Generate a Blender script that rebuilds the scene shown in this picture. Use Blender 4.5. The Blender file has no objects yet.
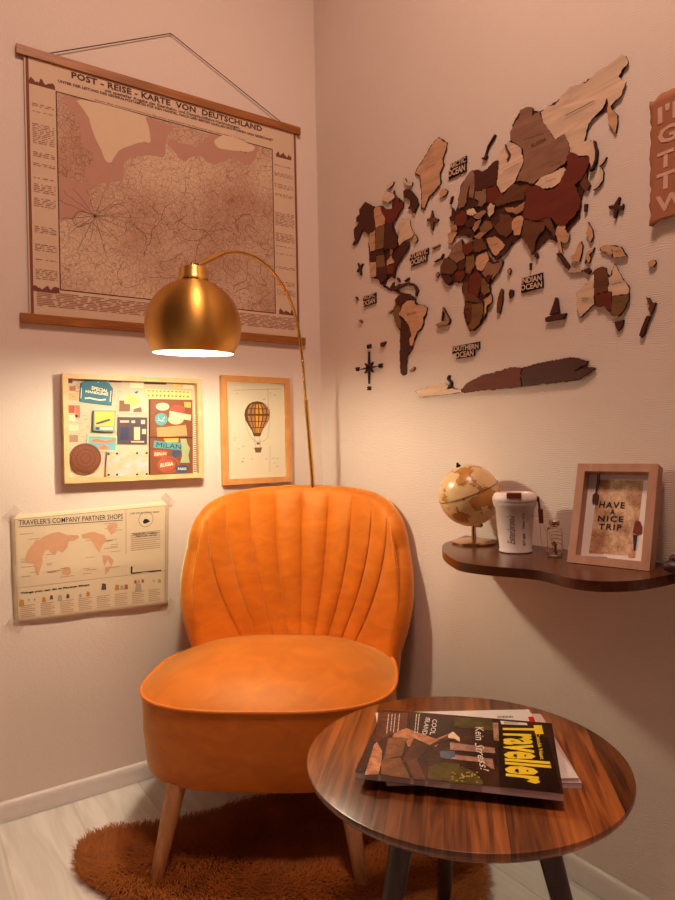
import bpy, bmesh, math, random
from mathutils import Vector, Matrix, noise
random.seed(7)
S = bpy.context.scene
COL = S.collection
# ------------------------------------------------------------------ camera
CAM = Vector((-1.27237, -1.98691, 1.0)); FPX = 655.0
RX = Vector((0.82911, -0.55875, -0.01932)); DN = Vector((-0.01943, 0.00573, -0.99979)); FW = Vector((0.55875, 0.82931, -0.00611))
cd = bpy.data.cameras.new('camera'); cam = bpy.data.objects.new('camera', cd); COL.objects.link(cam)
cd.sensor_fit = 'HORIZONTAL'; cd.sensor_width = 36; cd.lens = FPX/675*36; cd.clip_start = .02
m3 = Matrix((RX, -DN, -FW)).transposed()
cam.matrix_world = Matrix.Translation(CAM) @ m3.to_4x4()
S.camera = cam
# ------------------------------------------------------------------ world, lights, exposure
S.view_settings.view_transform = 'Standard'; S.view_settings.look = 'None'; S.view_settings.gamma = 1
S.view_settings.exposure = 0.0; S.view_settings.use_curve_mapping = False
W = bpy.data.worlds.new('world'); S.world = W; W.use_nodes = True
W.node_tree.nodes['Background'].inputs[0].default_value = (1.0, .42, .22, 1)
W.node_tree.nodes['Background'].inputs[1].default_value = .06
def light(name, kind, loc, power, color, size=.1, aim=None):
    l = bpy.data.lights.new(name, kind); o = bpy.data.objects.new(name, l); COL.objects.link(o); o.location = loc
    l.energy = power; l.color = color
    if kind == 'AREA':
        l.shape = 'DISK'; l.size = size
        o.rotation_euler = (Vector(aim)-Vector(loc)).to_track_quat('-Z', 'Y').to_euler()
    else: l.shadow_soft_size = size
    return o
light('ceiling_light', 'AREA', (-.78, -1.48, 3.15), 33, (1, .65, .48), .45, (-.78, -1.48, 0))
light('window_light', 'AREA', (-2.3, -3.1, 1.7), .8, (1, .86, .86), .9, (-.5, -.3, 1.2))
light('lamp_light', 'POINT', (-.565, -.235, 1.295), 15, (1, .91, .64), .032)

# ------------------------------------------------------------------ helpers
def ray(px, py): return FW + RX*((px-337.5)/FPX) + DN*((py-450)/FPX)
def at_z(px, py, z): d = ray(px, py); return CAM + d*((z-CAM.z)/d.z)
def at_depth(px, py, d): return CAM + ray(px, py)*d
class Frame:
    def __init__(s, o, ex, ey):
        s.o = Vector(o); s.ex = Vector(ex).normalized(); s.ey = Vector(ey).normalized(); s.n = s.ex.cross(s.ey).normalized()
    def p(s, u, v, w=0): return s.o + s.ex*u + s.ey*v + s.n*w
    def pix(s, px, py, w=0):
        d = ray(px, py); t = (s.o + s.n*w - CAM).dot(s.n)/d.dot(s.n); q = CAM + d*t - s.o
        return (q.dot(s.ex), q.dot(s.ey))
LW = Frame((0,0,0), (1,0,0), (0,0,1))
RW = Frame((0,0,0), (0,-1,0), (0,0,1))
def srgb(r, g, b):
    f = lambda c: (c/255/12.92) if c/255 <= .04045 else ((c/255+.055)/1.055)**2.4
    return (f(r), f(g), f(b), 1)
MATS = {}
def mat(name, col, rough=.6, metal=0, bump=0, bscale=60, spec=.5, **kw):
    if name in MATS: return MATS[name]
    m = bpy.data.materials.new(name); m.use_nodes = True; nt = m.node_tree; b = nt.nodes['Principled BSDF']
    b.inputs['Base Color'].default_value = (*col[:3], 1); b.inputs['Roughness'].default_value = rough
    b.inputs['Metallic'].default_value = metal; b.inputs['Specular IOR Level'].default_value = spec
    for k, v in kw.items(): b.inputs[k.replace('_', ' ')].default_value = v
    tc = nt.nodes.new('ShaderNodeTexCoord'); no = nt.nodes.new('ShaderNodeTexNoise'); no.inputs['Scale'].default_value = bscale
    no.inputs['Detail'].default_value = 4
    nt.links.new(tc.outputs['Object'], no.inputs['Vector'])
    hs = nt.nodes.new('ShaderNodeHueSaturation'); hs.inputs['Color'].default_value = (*col[:3], 1)
    mr = nt.nodes.new('ShaderNodeMapRange'); mr.inputs[3].default_value = .93; mr.inputs[4].default_value = 1.07
    nt.links.new(no.outputs[0], mr.inputs[0]); nt.links.new(mr.outputs[0], hs.inputs['Value']); nt.links.new(hs.outputs[0], b.inputs['Base Color'])
    if bump:
        bp = nt.nodes.new('ShaderNodeBump'); bp.inputs['Strength'].default_value = bump; bp.inputs['Distance'].default_value = .001
        nt.links.new(no.outputs[0], bp.inputs['Height']); nt.links.new(bp.outputs[0], b.inputs['Normal'])
    MATS[name] = m; return m
def wood(name, c1, c2, stretch=(1, 1, 1), scale=20, rough=.45, planks=None, angle=0, bump=.15):
    """wood grain: noise stretched along one axis; planks=(width) adds boards across the other"""
    if name in MATS: return MATS[name]
    m = bpy.data.materials.new(name); m.use_nodes = True; nt = m.node_tree; N = nt.nodes.new; Lk = nt.links.new; b = nt.nodes['Principled BSDF']
    b.inputs['Roughness'].default_value = rough
    tc = N('ShaderNodeTexCoord'); mp = N('ShaderNodeMapping'); Lk(tc.outputs['Object'], mp.inputs[0]); mp.inputs['Rotation'].default_value = (0, 0, angle)
    src = mp.outputs[0]; vec = src
    if planks:
        sx = N('ShaderNodeSeparateXYZ'); Lk(src, sx.inputs[0])
        q = N('ShaderNodeMath'); q.operation = 'MULTIPLY'; q.inputs[1].default_value = 1/planks; Lk(sx.outputs[0], q.inputs[0])
        fl = N('ShaderNodeMath'); fl.operation = 'FLOOR'; Lk(q.outputs[0], fl.inputs[0])
        wn = N('ShaderNodeTexWhiteNoise'); wn.noise_dimensions = '1D'; Lk(fl.outputs[0], wn.inputs['W'])
        ad = N('ShaderNodeVectorMath'); ad.operation = 'MULTIPLY_ADD'; Lk(wn.outputs['Color'], ad.inputs[0]); ad.inputs[1].default_value = (3, 3, 3); Lk(src, ad.inputs[2])
        vec = ad.outputs[0]
    mp2 = N('ShaderNodeMapping'); mp2.inputs['Scale'].default_value = stretch; Lk(vec, mp2.inputs[0])
    no = N('ShaderNodeTexNoise'); no.inputs['Scale'].default_value = scale; no.inputs['Detail'].default_value = 6; no.inputs['Distortion'].default_value = 1.2
    Lk(mp2.outputs[0], no.inputs['Vector'])
    cr = N('ShaderNodeValToRGB'); cr.color_ramp.elements[0].color = (*c1[:3], 1); cr.color_ramp.elements[1].color = (*c2[:3], 1)
    cr.color_ramp.elements[0].position = .34; cr.color_ramp.elements[1].position = .66
    Lk(no.outputs[0], cr.inputs[0]); out = cr.outputs[0]
    if planks:
        hs = N('ShaderNodeHueSaturation'); Lk(out, hs.inputs['Color'])
        mr = N('ShaderNodeMapRange'); mr.inputs[3].default_value = .55; mr.inputs[4].default_value = 1.5; Lk(wn.outputs['Value'], mr.inputs[0]); Lk(mr.outputs[0], hs.inputs['Value'])
        fr = N('ShaderNodeMath'); fr.operation = 'FRACT'; Lk(q.outputs[0], fr.inputs[0])
        lt = N('ShaderNodeMath'); lt.operation = 'LESS_THAN'; lt.inputs[1].default_value = .025; Lk(fr.outputs[0], lt.inputs[0])
        mx = N('ShaderNodeMixRGB'); mx.blend_type = 'MULTIPLY'; mx.inputs[2].default_value = (.55, .5, .45, 1); Lk(lt.outputs[0], mx.inputs[0]); Lk(hs.outputs[0], mx.inputs[1])
        out = mx.outputs[0]
    Lk(out, b.inputs['Base Color'])
    bp = N('ShaderNodeBump'); bp.inputs['Strength'].default_value = bump; bp.inputs['Distance'].default_value = .001
    Lk(no.outputs[0], bp.inputs['Height']); Lk(bp.outputs[0], b.inputs['Normal'])
    MATS[name] = m; return m

class MB:
    """collects geometry in world coordinates, links it as one object"""
    def __init__(s): s.v = []; s.f = []; s.mi = []; s.k = 0
    def add(s, vs, fs):
        n = len(s.v); s.v += [Vector(v) for v in vs]; s.f += [tuple(i+n for i in f) for f in fs]; s.mi += [s.k]*len(fs); return s
    def box(s, fr, u0, v0, u1, v1, w0, w1):
        P = [fr.p(u, v, w) for w in (w0, w1) for (u, v) in ((u0, v0), (u1, v0), (u1, v1), (u0, v1))]
        return s.add(P, [(3,2,1,0), (4,5,6,7), (0,1,5,4), (1,2,6,5), (2,3,7,6), (3,0,4,7)])
    def prism(s, fr, pts, w0, w1, side=None):
        a = sum(pts[i][0]*pts[(i+1)%len(pts)][1]-pts[(i+1)%len(pts)][0]*pts[i][1] for i in range(len(pts)))
        if a < 0: pts = pts[::-1]
        n = len(pts); k = s.k
        s.add([fr.p(u, v, w1) for u, v in pts] , [tuple(range(n))])
        s.add([fr.p(u, v, w0) for u, v in pts] , [tuple(range(n))[::-1]])
        if side is not None: s.k = side
        s.add([fr.p(u, v, w) for w in (w0, w1) for u, v in pts], [(i, (i+1)%n, n+(i+1)%n, n+i) for i in range(n)])
        s.k = k; return s
    def tube(s, pts, r, seg=10, caps=True, closed=False):
        pts = [Vector(p) for p in pts]; n = len(pts); R = r if isinstance(r, (list, tuple)) else [r]*n
        up = None; base = len(s.v); vs = []
        for i, p in enumerate(pts):
            t = (pts[min(i+1, n-1)]-pts[max(i-1, 0)]) if not closed else (pts[(i+1)%n]-pts[i-1])
            t.normalize()
            if up is None: up = t.orthogonal().normalized()
            up = (up - t*up.dot(t)).normalized(); b = t.cross(up)
            vs += [p + (up*math.cos(2*math.pi*j/seg) + b*math.sin(2*math.pi*j/seg))*R[i] for j in range(seg)]
        fs = [(i*seg+j, i*seg+(j+1)%seg, (i+1)*seg+(j+1)%seg, (i+1)*seg+j) for i in range(n-1) for j in range(seg)]
        if closed: fs += [((n-1)*seg+j, (n-1)*seg+(j+1)%seg, (j+1)%seg, j) for j in range(seg)]
        elif caps: fs += [tuple(range(seg))[::-1], tuple((n-1)*seg+j for j in range(seg))]
        return s.add(vs, fs)
    def lathe(s, fr, prof, seg=40, capb=True, capt=True):
        """prof = [(r, h)], axis fr.n"""
        n = len(prof)
        vs = [fr.p(r*math.cos(2*math.pi*j/seg), r*math.sin(2*math.pi*j/seg), h) for r, h in prof for j in range(seg)]
        fs = [(i*seg+j, i*seg+(j+1)%seg, (i+1)*seg+(j+1)%seg, (i+1)*seg+j) for i in range(n-1) for j in range(seg)]
        if capb: fs.append(tuple(range(seg))[::-1])
        if capt: fs.append(tuple((n-1)*seg+j for j in range(seg)))
        return s.add(vs, fs)
    def ellipsoid(s, c, rx, ry, rz, seg=24, rings=14):
        c = Vector(c); vs = [c+Vector((0, 0, -rz))]
        for i in range(1, rings):
            a = math.pi*i/rings - math.pi/2
            vs += [c+Vector((rx*math.cos(a)*math.cos(2*math.pi*j/seg), ry*math.cos(a)*math.sin(2*math.pi*j/seg), rz*math.sin(a))) for j in range(seg)]
        vs.append(c+Vector((0, 0, rz))); fs = []
        for j in range(seg): fs.append((0, 1+(j+1)%seg, 1+j))
        for i in range(rings-2): fs += [(1+i*seg+j, 1+i*seg+(j+1)%seg, 1+(i+1)*seg+(j+1)%seg, 1+(i+1)*seg+j) for j in range(seg)]
        L = len(vs)-1
        for j in range(seg): fs.append((L, 1+(rings-2)*seg+j, 1+(rings-2)*seg+(j+1)%seg))
        return s.add(vs, fs)
    def build(s, name, mats, parent=None, smooth=False, bevel=0, origin=None, stuff=False, label=None):
        if not isinstance(mats, (list, tuple)): mats = [mats]
        if origin is None:
            if parent is not None: origin = WL[parent.name]
            else:
                lo = [min(v[i] for v in s.v) for i in range(3)]; hi = [max(v[i] for v in s.v) for i in range(3)]
                origin = Vector(((lo[0]+hi[0])/2, (lo[1]+hi[1])/2, lo[2]))
        origin = Vector(origin)
        me = bpy.data.meshes.new(name); me.from_pydata([tuple(v-origin) for v in s.v], [], s.f)
        for m in mats: me.materials.append(m)
        for p, k in zip(me.polygons, s.mi): p.material_index = min(k, len(mats)-1); p.use_smooth = bool(smooth)
        bm = bmesh.new(); bm.from_mesh(me); bmesh.ops.recalc_face_normals(bm, faces=bm.faces) if smooth != 'keep' else None; bm.to_mesh(me); bm.free()
        if smooth and smooth != 'keep':
            try: me.set_sharp_from_angle(angle=math.radians(40))
            except Exception: pass
        o = bpy.data.objects.new(name, me); COL.objects.link(o)
        if parent is not None: o.parent = parent; o.location = origin-WL[parent.name]
        else: o.location = origin
        WL[o.name] = origin
        if bevel:
            b = o.modifiers.new('bevel', 'BEVEL'); b.width = bevel; b.segments = 2; b.limit_method = 'ANGLE'
        if stuff: o['kind'] = 'stuff'
        if label: o['label'] = label
        return o
WL = {}
def tag(o, label, cat, group=None):
    o['label'] = label; o['category'] = cat
    if group: o['group'] = group
    return o
def thing(name, loc, label, cat, group=None):
    o = bpy.data.objects.new(name, None); COL.objects.link(o); o.location = loc; o.empty_display_size = .05; WL[o.name] = Vector(loc)
    return tag(o, label, cat, group)
def struct(o): o['kind'] = 'structure'; return o
_txt = {}
def text_geo(st, bold=0, shear=0, space=1.0):
    key = (st, bold, shear, space)
    if key not in _txt:
        c = bpy.data.curves.new('t', 'FONT'); c.body = st; c.offset = bold; c.shear = shear; c.space_character = space; c.resolution_u = 2; c.fill_mode = 'FRONT'
        o = bpy.data.objects.new('t', c); COL.objects.link(o); bpy.context.view_layer.update()
        me = bpy.data.meshes.new_from_object(o.evaluated_get(bpy.context.evaluated_depsgraph_get()))
        vs = [tuple(v.co) for v in me.vertices]; fs = [tuple(p.vertices) for p in me.polygons]
        bpy.data.objects.remove(o); bpy.data.curves.remove(c); bpy.data.meshes.remove(me)
        x0 = min(v[0] for v in vs); x1 = max(v[0] for v in vs); y0 = min(v[1] for v in vs); y1 = max(v[1] for v in vs)
        _txt[key] = ([((v[0]-x0)/(x1-x0), (v[1]-y0)/(y1-y0)) for v in vs], fs)
    return _txt[key]
def text(mb, fr, st, u0, v0, u1, v1, w, bold=0, shear=0, space=1.0, thick=0, warp=None):
    """fit the text in the box u0..u1, v0..v1 (front faces only, or extruded)"""
    vs, fs = text_geo(st, bold, shear, space)
    g = [(u0+(u1-u0)*x, v0+(v1-v0)*y) for x, y in vs]
    if warp: g = [warp(*q) for q in g]
    if thick:
        n = len(g); ec = {}
        for f in fs:
            for i in range(len(f)): e = (f[i], f[(i+1)%len(f)]); ec[e] = 1
        side = [(a, b, b+n, a+n) for (a, b) in ec if (b, a) not in ec]
        mb.add([fr.p(u, v, w) for u, v in g], fs); k0 = mb.k; mb.k = 1
        mb.add([fr.p(u, v, w-thick) for u, v in g]+[fr.p(u, v, w) for u, v in g], side); mb.k = k0
    else: mb.add([fr.p(u, v, w) for u, v in g], fs)
    return mb
def quadwarp(a, b, c, d):
    """unit square -> quad  a=bottom-left b=bottom-right c=top-right d=top-left"""
    def f(x, y): return tuple(a[i]*(1-x)*(1-y)+b[i]*x*(1-y)+c[i]*x*y+d[i]*(1-x)*y for i in (0, 1))
    return f
def ptext(mb, fr, st, pts, w, **k):
    """text inside four uv points bl, br, tr, tl"""
    return text(mb, fr, st, 0, 0, 1, 1, w, warp=quadwarp(*pts), **k)
def rect_ring(mb, fr, o, i, w0, w1):
    """frame moulding between outer quad o and inner quad i (lists of 4 uv, bl br tr tl)"""
    for k in range(4):
        j = (k+1) % 4; mb.prism(fr, [o[k], o[j], i[j], i[k]], w0, w1)
    return mb
def circ(c, r, n=24, ry=None): return [(c[0]+r*math.cos(2*math.pi*i/n), c[1]+(ry or r)*math.sin(2*math.pi*i/n)) for i in range(n)]
def stroke(mb, fr, pts, wd, w0, w1):
    """flat ribbon along uv points"""
    n = len(pts); L = []; R = []
    for i in range(n):
        a = Vector(pts[max(i-1, 0)]); b = Vector(pts[min(i+1, n-1)]); t = (b-a).normalized(); q = Vector((-t.y, t.x))*wd/2; p = Vector(pts[i])
        L.append(tuple(p+q)); R.append(tuple(p-q))
    for i in range(n-1):
        P = [fr.p(*L[i], w1), fr.p(*R[i], w1), fr.p(*R[i+1], w1), fr.p(*L[i+1], w1)]
        if w1-w0 > 1e-4:
            P += [fr.p(*L[i], w0), fr.p(*R[i], w0), fr.p(*R[i+1], w0), fr.p(*L[i+1], w0)]
            mb.add(P, [(0,1,2,3), (4,7,6,5), (0,4,5,1), (1,5,6,2), (2,6,7,3), (3,7,4,0)])
        else: mb.add(P, [(0,1,2,3)])
    return mb

# ------------------------------------------------------------------ room shell
def wall_mat(name, c, kind):
    m = bpy.data.materials.new(name); m.use_nodes = True; nt = m.node_tree; N = nt.nodes.new; Lk = nt.links.new; b = nt.nodes['Principled BSDF']
    b.inputs['Roughness'].default_value = .75; b.inputs['Specular IOR Level'].default_value = .25
    tc = N('ShaderNodeTexCoord'); no = N('ShaderNodeTexNoise'); no.inputs['Scale'].default_value = 2.5; Lk(tc.outputs['Object'], no.inputs['Vector'])
    hs = N('ShaderNodeHueSaturation'); hs.inputs['Color'].default_value = c
    mr = N('ShaderNodeMapRange'); mr.inputs[3].default_value = .96; mr.inputs[4].default_value = 1.04; Lk(no.outputs[0], mr.inputs[0]); Lk(mr.outputs[0], hs.inputs['Value']); Lk(hs.outputs[0], b.inputs['Base Color'])
    bp = N('ShaderNodeBump'); bp.inputs['Distance'].default_value = .0015
    if kind == 'wave':
        mp = N('ShaderNodeMapping'); mp.inputs['Scale'].default_value = (1, 1, 1); Lk(tc.outputs['Object'], mp.inputs[0])
        wv = N('ShaderNodeTexWave'); wv.bands_direction = 'Z'; wv.inputs['Scale'].default_value = 75; wv.inputs['Distortion'].default_value = 9; wv.inputs['Detail'].default_value = 1; wv.inputs['Detail Scale'].default_value = .5
        Lk(mp.outputs[0], wv.inputs['Vector']); Lk(wv.outputs[1], bp.inputs['Height']); bp.inputs['Strength'].default_value = .34
    else:
        n2 = N('ShaderNodeTexNoise'); n2.inputs['Scale'].default_value = 130; n2.inputs['Detail'].default_value = 4; n2.inputs['Roughness'].default_value = .6; n2.inputs['Distortion'].default_value = .8
        Lk(tc.outputs['Object'], n2.inputs['Vector']); Lk(n2.outputs[0], bp.inputs['Height']); bp.inputs['Strength'].default_value = .45
    Lk(bp.outputs[0], b.inputs['Normal']); return m
WC = srgb(232, 214, 204)
FL = Frame((0,0,0), (1,0,0), (0,1,0))
X0, Y0, ZC = -3.0, -3.2, 3.3
struct(MB().box(FL, X0, 0, .1, .1, 0, ZC).build('wall_left', wall_mat('wall_paint_left', WC, 'grain')))
struct(MB().box(FL, 0, Y0, .1, 0, 0, ZC).build('wall_right', wall_mat('wallpaper_right', WC, 'wave')))
struct(MB().box(FL, X0, Y0, .1, .1, ZC, ZC+.05).build('ceiling', mat('ceiling_paint', srgb(235, 222, 212), .9)))
floor_m = wood('laminate', srgb(212, 206, 200), srgb(234, 230, 226), (3.2, .35, 1), 7, .5, planks=.19, angle=0, bump=.08)
for n in floor_m.node_tree.nodes:
    if n.type == 'MAP_RANGE': n.inputs[3].default_value = .93; n.inputs[4].default_value = 1.05
    if n.type == 'MIX_RGB': n.inputs[2].default_value = (.86, .82, .78, 1)
struct(MB().box(FL, X0, Y0, .1, .1, -.05, 0).build('floor', floor_m))
base_m = mat('skirting_white', srgb(226, 214, 210), .4)
prof = [(0, .0), (.014, .0), (.014, .018), (.011, .026), (.012, .034), (.009, .044), (.004, .050), (0, .052)]
b = MB()
n = len(prof)
vs = [Vector((x, -d-.0002, z+.0015)) for x in (X0, -.0002) for d, z in prof]; fs = [(i, (i+1)%n, n+(i+1)%n, n+i) for i in range(n)]+[tuple(range(n)), tuple(range(n, 2*n))]
struct(b.add(vs, fs).build('baseboard_left', base_m, smooth=True))
b = MB(); vs = [Vector((-d-.0002, y, z+.0015)) for y in (Y0, -.015) for d, z in prof]
struct(b.add(vs, fs).build('baseboard_right', base_m, smooth=True))

# ------------------------------------------------------------------ armchair
psi = .655; CC = Vector((-.442, -.427, 0)); crt = Vector((math.cos(psi), -math.sin(psi), 0)); cfr = Vector((-math.sin(psi), -math.cos(psi), 0))
def CL(u, v, z): return CC + crt*u + cfr*v + Vector((0, 0, z))
def velvet(name, c, c2):
    m = bpy.data.materials.new(name); m.use_nodes = True; nt = m.node_tree; N = nt.nodes.new; Lk = nt.links.new; b = nt.nodes['Principled BSDF']
    b.inputs['Roughness'].default_value = .52; b.inputs['Specular IOR Level'].default_value = .6; b.inputs['Specular Tint'].default_value = (1, .72, .42, 1)
    b.inputs['Sheen Weight'].default_value = 1; b.inputs['Sheen Roughness'].default_value = .4; b.inputs['Sheen Tint'].default_value = (1, .80, .34, 1)
    tc = N('ShaderNodeTexCoord'); mp = N('ShaderNodeMapping'); mp.inputs['Scale'].default_value = (1, 1, 2.2); Lk(tc.outputs['Object'], mp.inputs[0])
    no = N('ShaderNodeTexNoise'); no.inputs['Scale'].default_value = 11; no.inputs['Detail'].default_value = 5; no.inputs['Distortion'].default_value = .8; Lk(mp.outputs[0], no.inputs['Vector'])
    cr = N('ShaderNodeValToRGB'); cr.color_ramp.elements[0].color = c; cr.color_ramp.elements[1].color = c2; cr.color_ramp.elements[0].position = .35; cr.color_ramp.elements[1].position = .7
    Lk(no.outputs[0], cr.inputs[0]); Lk(cr.outputs[0], b.inputs['Base Color'])
    n2 = N('ShaderNodeTexNoise'); n2.inputs['Scale'].default_value = 45; n2.inputs['Detail'].default_value = 3; Lk(mp.outputs[0], n2.inputs['Vector'])
    bp = N('ShaderNodeBump'); bp.inputs['Strength'].default_value = .25; bp.inputs['Distance'].default_value = .002; Lk(n2.outputs[0], bp.inputs['Height']); Lk(bp.outputs[0], b.inputs['Normal'])
    return m
vel = velvet('orange_velvet', (.56, .128, .005, 1), (.70, .18, .009, 1))
chair = thing('armchair', CC, 'orange velvet tub armchair with a channelled shell back and wooden legs', 'armchair')
def sel(a, b_, n_, k, m=72):
    t = 2*math.pi*k/m; ct, st = math.cos(t), math.sin(t)
    return (math.copysign(abs(ct)**(2/n_), ct)*a, math.copysign(abs(st)**(2/n_), st)*b_)
SA, SB, SN = .328, .268, 3.0
def stack(rows, m=72, capb=True, capt=True):
    """rows: (scale a, scale b, z, crown?)"""
    vs = []; 
    for (a, b_, z) in rows: vs += [CL(*sel(a, b_, SN, k, m), z) for k in range(m)]
    fs = [(i*m+j, i*m+(j+1)%m, (i+1)*m+(j+1)%m, (i+1)*m+j) for i in range(len(rows)-1) for j in range(m)]
    if capb: fs.append(tuple(range(m))[::-1])
    if capt: fs.append(tuple((len(rows)-1)*m+j for j in range(m)))
    return MB().add(vs, fs)
rows = [(SA-.05, SB-.05, .2), (SA-.022, SB-.022, .2), (SA-.014, SB-.014, .204), (SA-.01, SB-.01, .214), (SA-.002, SB-.002, .30), (SA, SB, .385), (SA-.001, SB-.001, .395), (SA-.02, SB-.02, .395)]
stack(rows).build('seat_body', vel, chair, smooth=True)
rows = [(SA-.001, SB-.001, .3955)]
for i in range(1, 15):
    t = i/14; a = t*math.pi/2; k = 1-math.cos(a)
    s_ = 1-t**1.0*.97
    rows.append((SA*s_+.0, SB*s_, .3965+.072*(1-(1-t)**2.6)))
stack(rows, capb=True).build('seat_cushion', vel, chair, smooth=True)
rows = [CL(*sel(SA+.001, SB+.001, SN, k, 96), .396) for k in range(96)]
MB().tube(rows, .0042, 8, closed=True).build('piping', mat('orange_piping', (.75, .21, .02), .7, bump=.2, bscale=300), chair, smooth=True)
# shell back
def shell_pt(u, v, back=0.0):
    k = abs(u); sg = 1 if u >= 0 else -1
    xb = (.165*k/.8) if k <= .8 else .165+(k-.8)/.2*.098
    xt = .292*math.sin(min(k, 1)*math.pi/2*.93)/math.sin(math.pi/2*.93)
    g = 1-(1-max(v, 0))**1.9
    x = xb+(xt-xb)*g
    if v < 0: x = xb*(1+.12*v)
    if k > .8: x += .014*math.sin(math.pi*max(v, 0))*((k-.8)/.2)
    zt = .848-.135*k**4.4-.018*k**2
    zb = .42-.02*k
    z = zb+(zt-zb)*v
    y = -(.262+.10*max(v, 0)**.8) + .20*(x/.3)**2.4
    # channels: ten cushions, seams at u=-.8..+.8
    c = (u+1)*5; f = abs(math.sin(math.pi*c)) if 0 < c < 10 else 0
    puff = .019*(f**.55)*min(1, .45+max(v, 0))*(1-max(v, 0)**6*.8)
    if back: y -= back + .01; x *= 1.0+.10*k
    else: y += puff
    return CL(sg*x+.043, y, z)
NU, NV = 160, 44
us = [-1+2*i/NU for i in range(NU+1)]; vsv = [-.22+1.22*j/NV for j in range(NV+1)]
F = [[shell_pt(u, v) for u in us] for v in vsv]; Bk = [[shell_pt(u, v, .055) for u in us] for v in vsv]
b = MB(); idx = {}
def addp(p): b.v.append(p); return len(b.v)-1
fi = [[addp(p) for p in r] for r in F]; bi = [[addp(p) for p in r] for r in Bk]
for j in range(NV):
    for i in range(NU):
        b.f.append((fi[j][i], fi[j][i+1], fi[j+1][i+1], fi[j+1][i])); b.f.append((bi[j][i], bi[j+1][i], bi[j+1][i+1], bi[j][i+1]))
loop = [(j, 0) for j in range(NV)]+[(NV, i) for i in range(NU)]+[(j, NU) for j in range(NV, -1, -1)]
cen = CL(.012, -.2, .6)
prev = None; RR = 7
for (j, i) in loop:
    p, q = F[j][i], Bk[j][i]; mid = (p+q)/2; h = (p-q)/2
    o = mid-cen; ax = h.normalized(); o = (o-ax*o.dot(ax))
    if i in (0, NU) and j < NV: o.z *= max(0, (j/NV-.6))*1.5
    o.normalize()
    row = [fi[j][i]]+[addp(mid+h*math.cos(math.pi*t/RR)+o*h.length*.8*math.sin(math.pi*t/RR)) for t in range(1, RR)]+[bi[j][i]]
    if prev:
        for t in range(RR): b.f.append((prev[t], prev[t+1], row[t+1], row[t]))
    prev = row
for i in range(NU): b.f.append((fi[0][i], bi[0][i], bi[0][i+1], fi[0][i+1]))
b.mi = [0]*len(b.f)
o = b.build('backrest', vel, chair, smooth=True)
# legs
legm = wood('beech_leg', srgb(176, 118, 74), srgb(200, 146, 98), (6, 6, .6), 9, .4)
for (u, v) in ((-1, 1), (1, 1), (-1, -1), (1, -1)):
    top = CL(.202*u, .215*v - (0 if v > 0 else -.02), .205); bot = CL(.238*u, .275*v, .0)
    MB().tube([top, top.lerp(bot, .5), bot+Vector((0, 0, .004)), bot+Vector((0,0,.0015))], [.0235, .019, .0145, .012], 20).build('leg', legm, chair, smooth=True)

# ------------------------------------------------------------------ coffee table
TC = Vector((-.4535, -1.151, 0)); TR = .277; TZ = .45
tbl = thing('coffee_table', TC, 'round walnut coffee table with three splayed dark legs in front of the armchair', 'table')
walnut = wood('walnut_staves', srgb(88, 40, 18), srgb(164, 96, 46), (6, .35, 1), 10, .30, planks=.058, angle=math.radians(44), bump=.1)
fr = Frame(TC, (1,0,0), (0,1,0))
MB().lathe(fr, [(TR-.03, TZ-.022), (TR-.012, TZ-.021), (TR-.003, TZ-.013), (TR, TZ-.006), (TR-.001, TZ-.001), (TR-.003, TZ)], 96).build('table_top', walnut, tbl, smooth=True)
dwal = wood('dark_walnut', srgb(40, 16, 9), srgb(62, 28, 14), (6, 6, .6), 9, .4)
fwd = Vector((FW.x, FW.y, 0)).normalized(); rgt = Vector((RX.x, RX.y, 0)).normalized()
for a in (92, 212, 330):
    d = rgt*math.cos(math.radians(a)) + fwd*math.sin(math.radians(a))
    top = TC + d*.12 + Vector((0, 0, TZ-.03)); bot = TC + d*.225
    MB().tube([top, bot+Vector((0, 0, .004)), bot+Vector((0,0,.0015))], [.021, .0135, .012], 18).build('leg', dwal, tbl, smooth=True)
MB().lathe(fr, [(.15, TZ-.032), (.15, TZ-.022)], 48).build('leg_mount', dwal, tbl)

# ------------------------------------------------------------------ fur rug
rp = [(76,868),(79,852),(90,840),(110,833),(135,830),(165,827),(205,818),(240,806),(290,798),(350,795),(410,800),(452,822),(478,850),(484,880),(478,930),(430,985),(360,1010),(290,1000),(230,985),(180,955),(140,925),(112,902),(92,888)]
fr = Frame((0,0,0), (1,0,0), (0,1,0))
rpts = [(at_z(x, y, 0).x, at_z(x, y, 0).y) for x, y in rp]
def fine(pts, k=4, amp=.004):
    out = []; n_ = len(pts)
    for i in range(n_):
        p0, p1, p2, p3 = (Vector(pts[(i+d) % n_]) for d in (-1, 0, 1, 2))
        for j in range(k):
            t = j/k; q = .5*((2*p1)+(p2-p0)*t+(2*p0-5*p1+4*p2-p3)*t*t+(3*p1-p0-3*p2+p3)*t**3)
            out.append((q.x+random.uniform(-amp, amp), q.y+random.uniform(-amp, amp)))
    return out
rout = fine(rpts)
rug = thing('fur_rug', (-.55, -.65, 0), 'brown long-haired fur rug on the floor under the armchair', 'rug')
MB().prism(fr, rout, .0012, .008).build('hide', mat('rug_hide', srgb(96, 50, 16), .95), rug)
def inside(x, y, P):
    c = False; j = len(P)-1
    for i in range(len(P)):
        if (P[i][1] > y) != (P[j][1] > y) and x < (P[j][0]-P[i][0])*(y-P[i][1])/(P[j][1]-P[i][1])+P[i][0]: c = not c
        j = i
    return c
b = MB(); xs = [p[0] for p in rout]; ys = [p[1] for p in rout]
cnt = 0; cx = sum(xs)/len(xs); cy = sum(ys)/len(ys)
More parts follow.
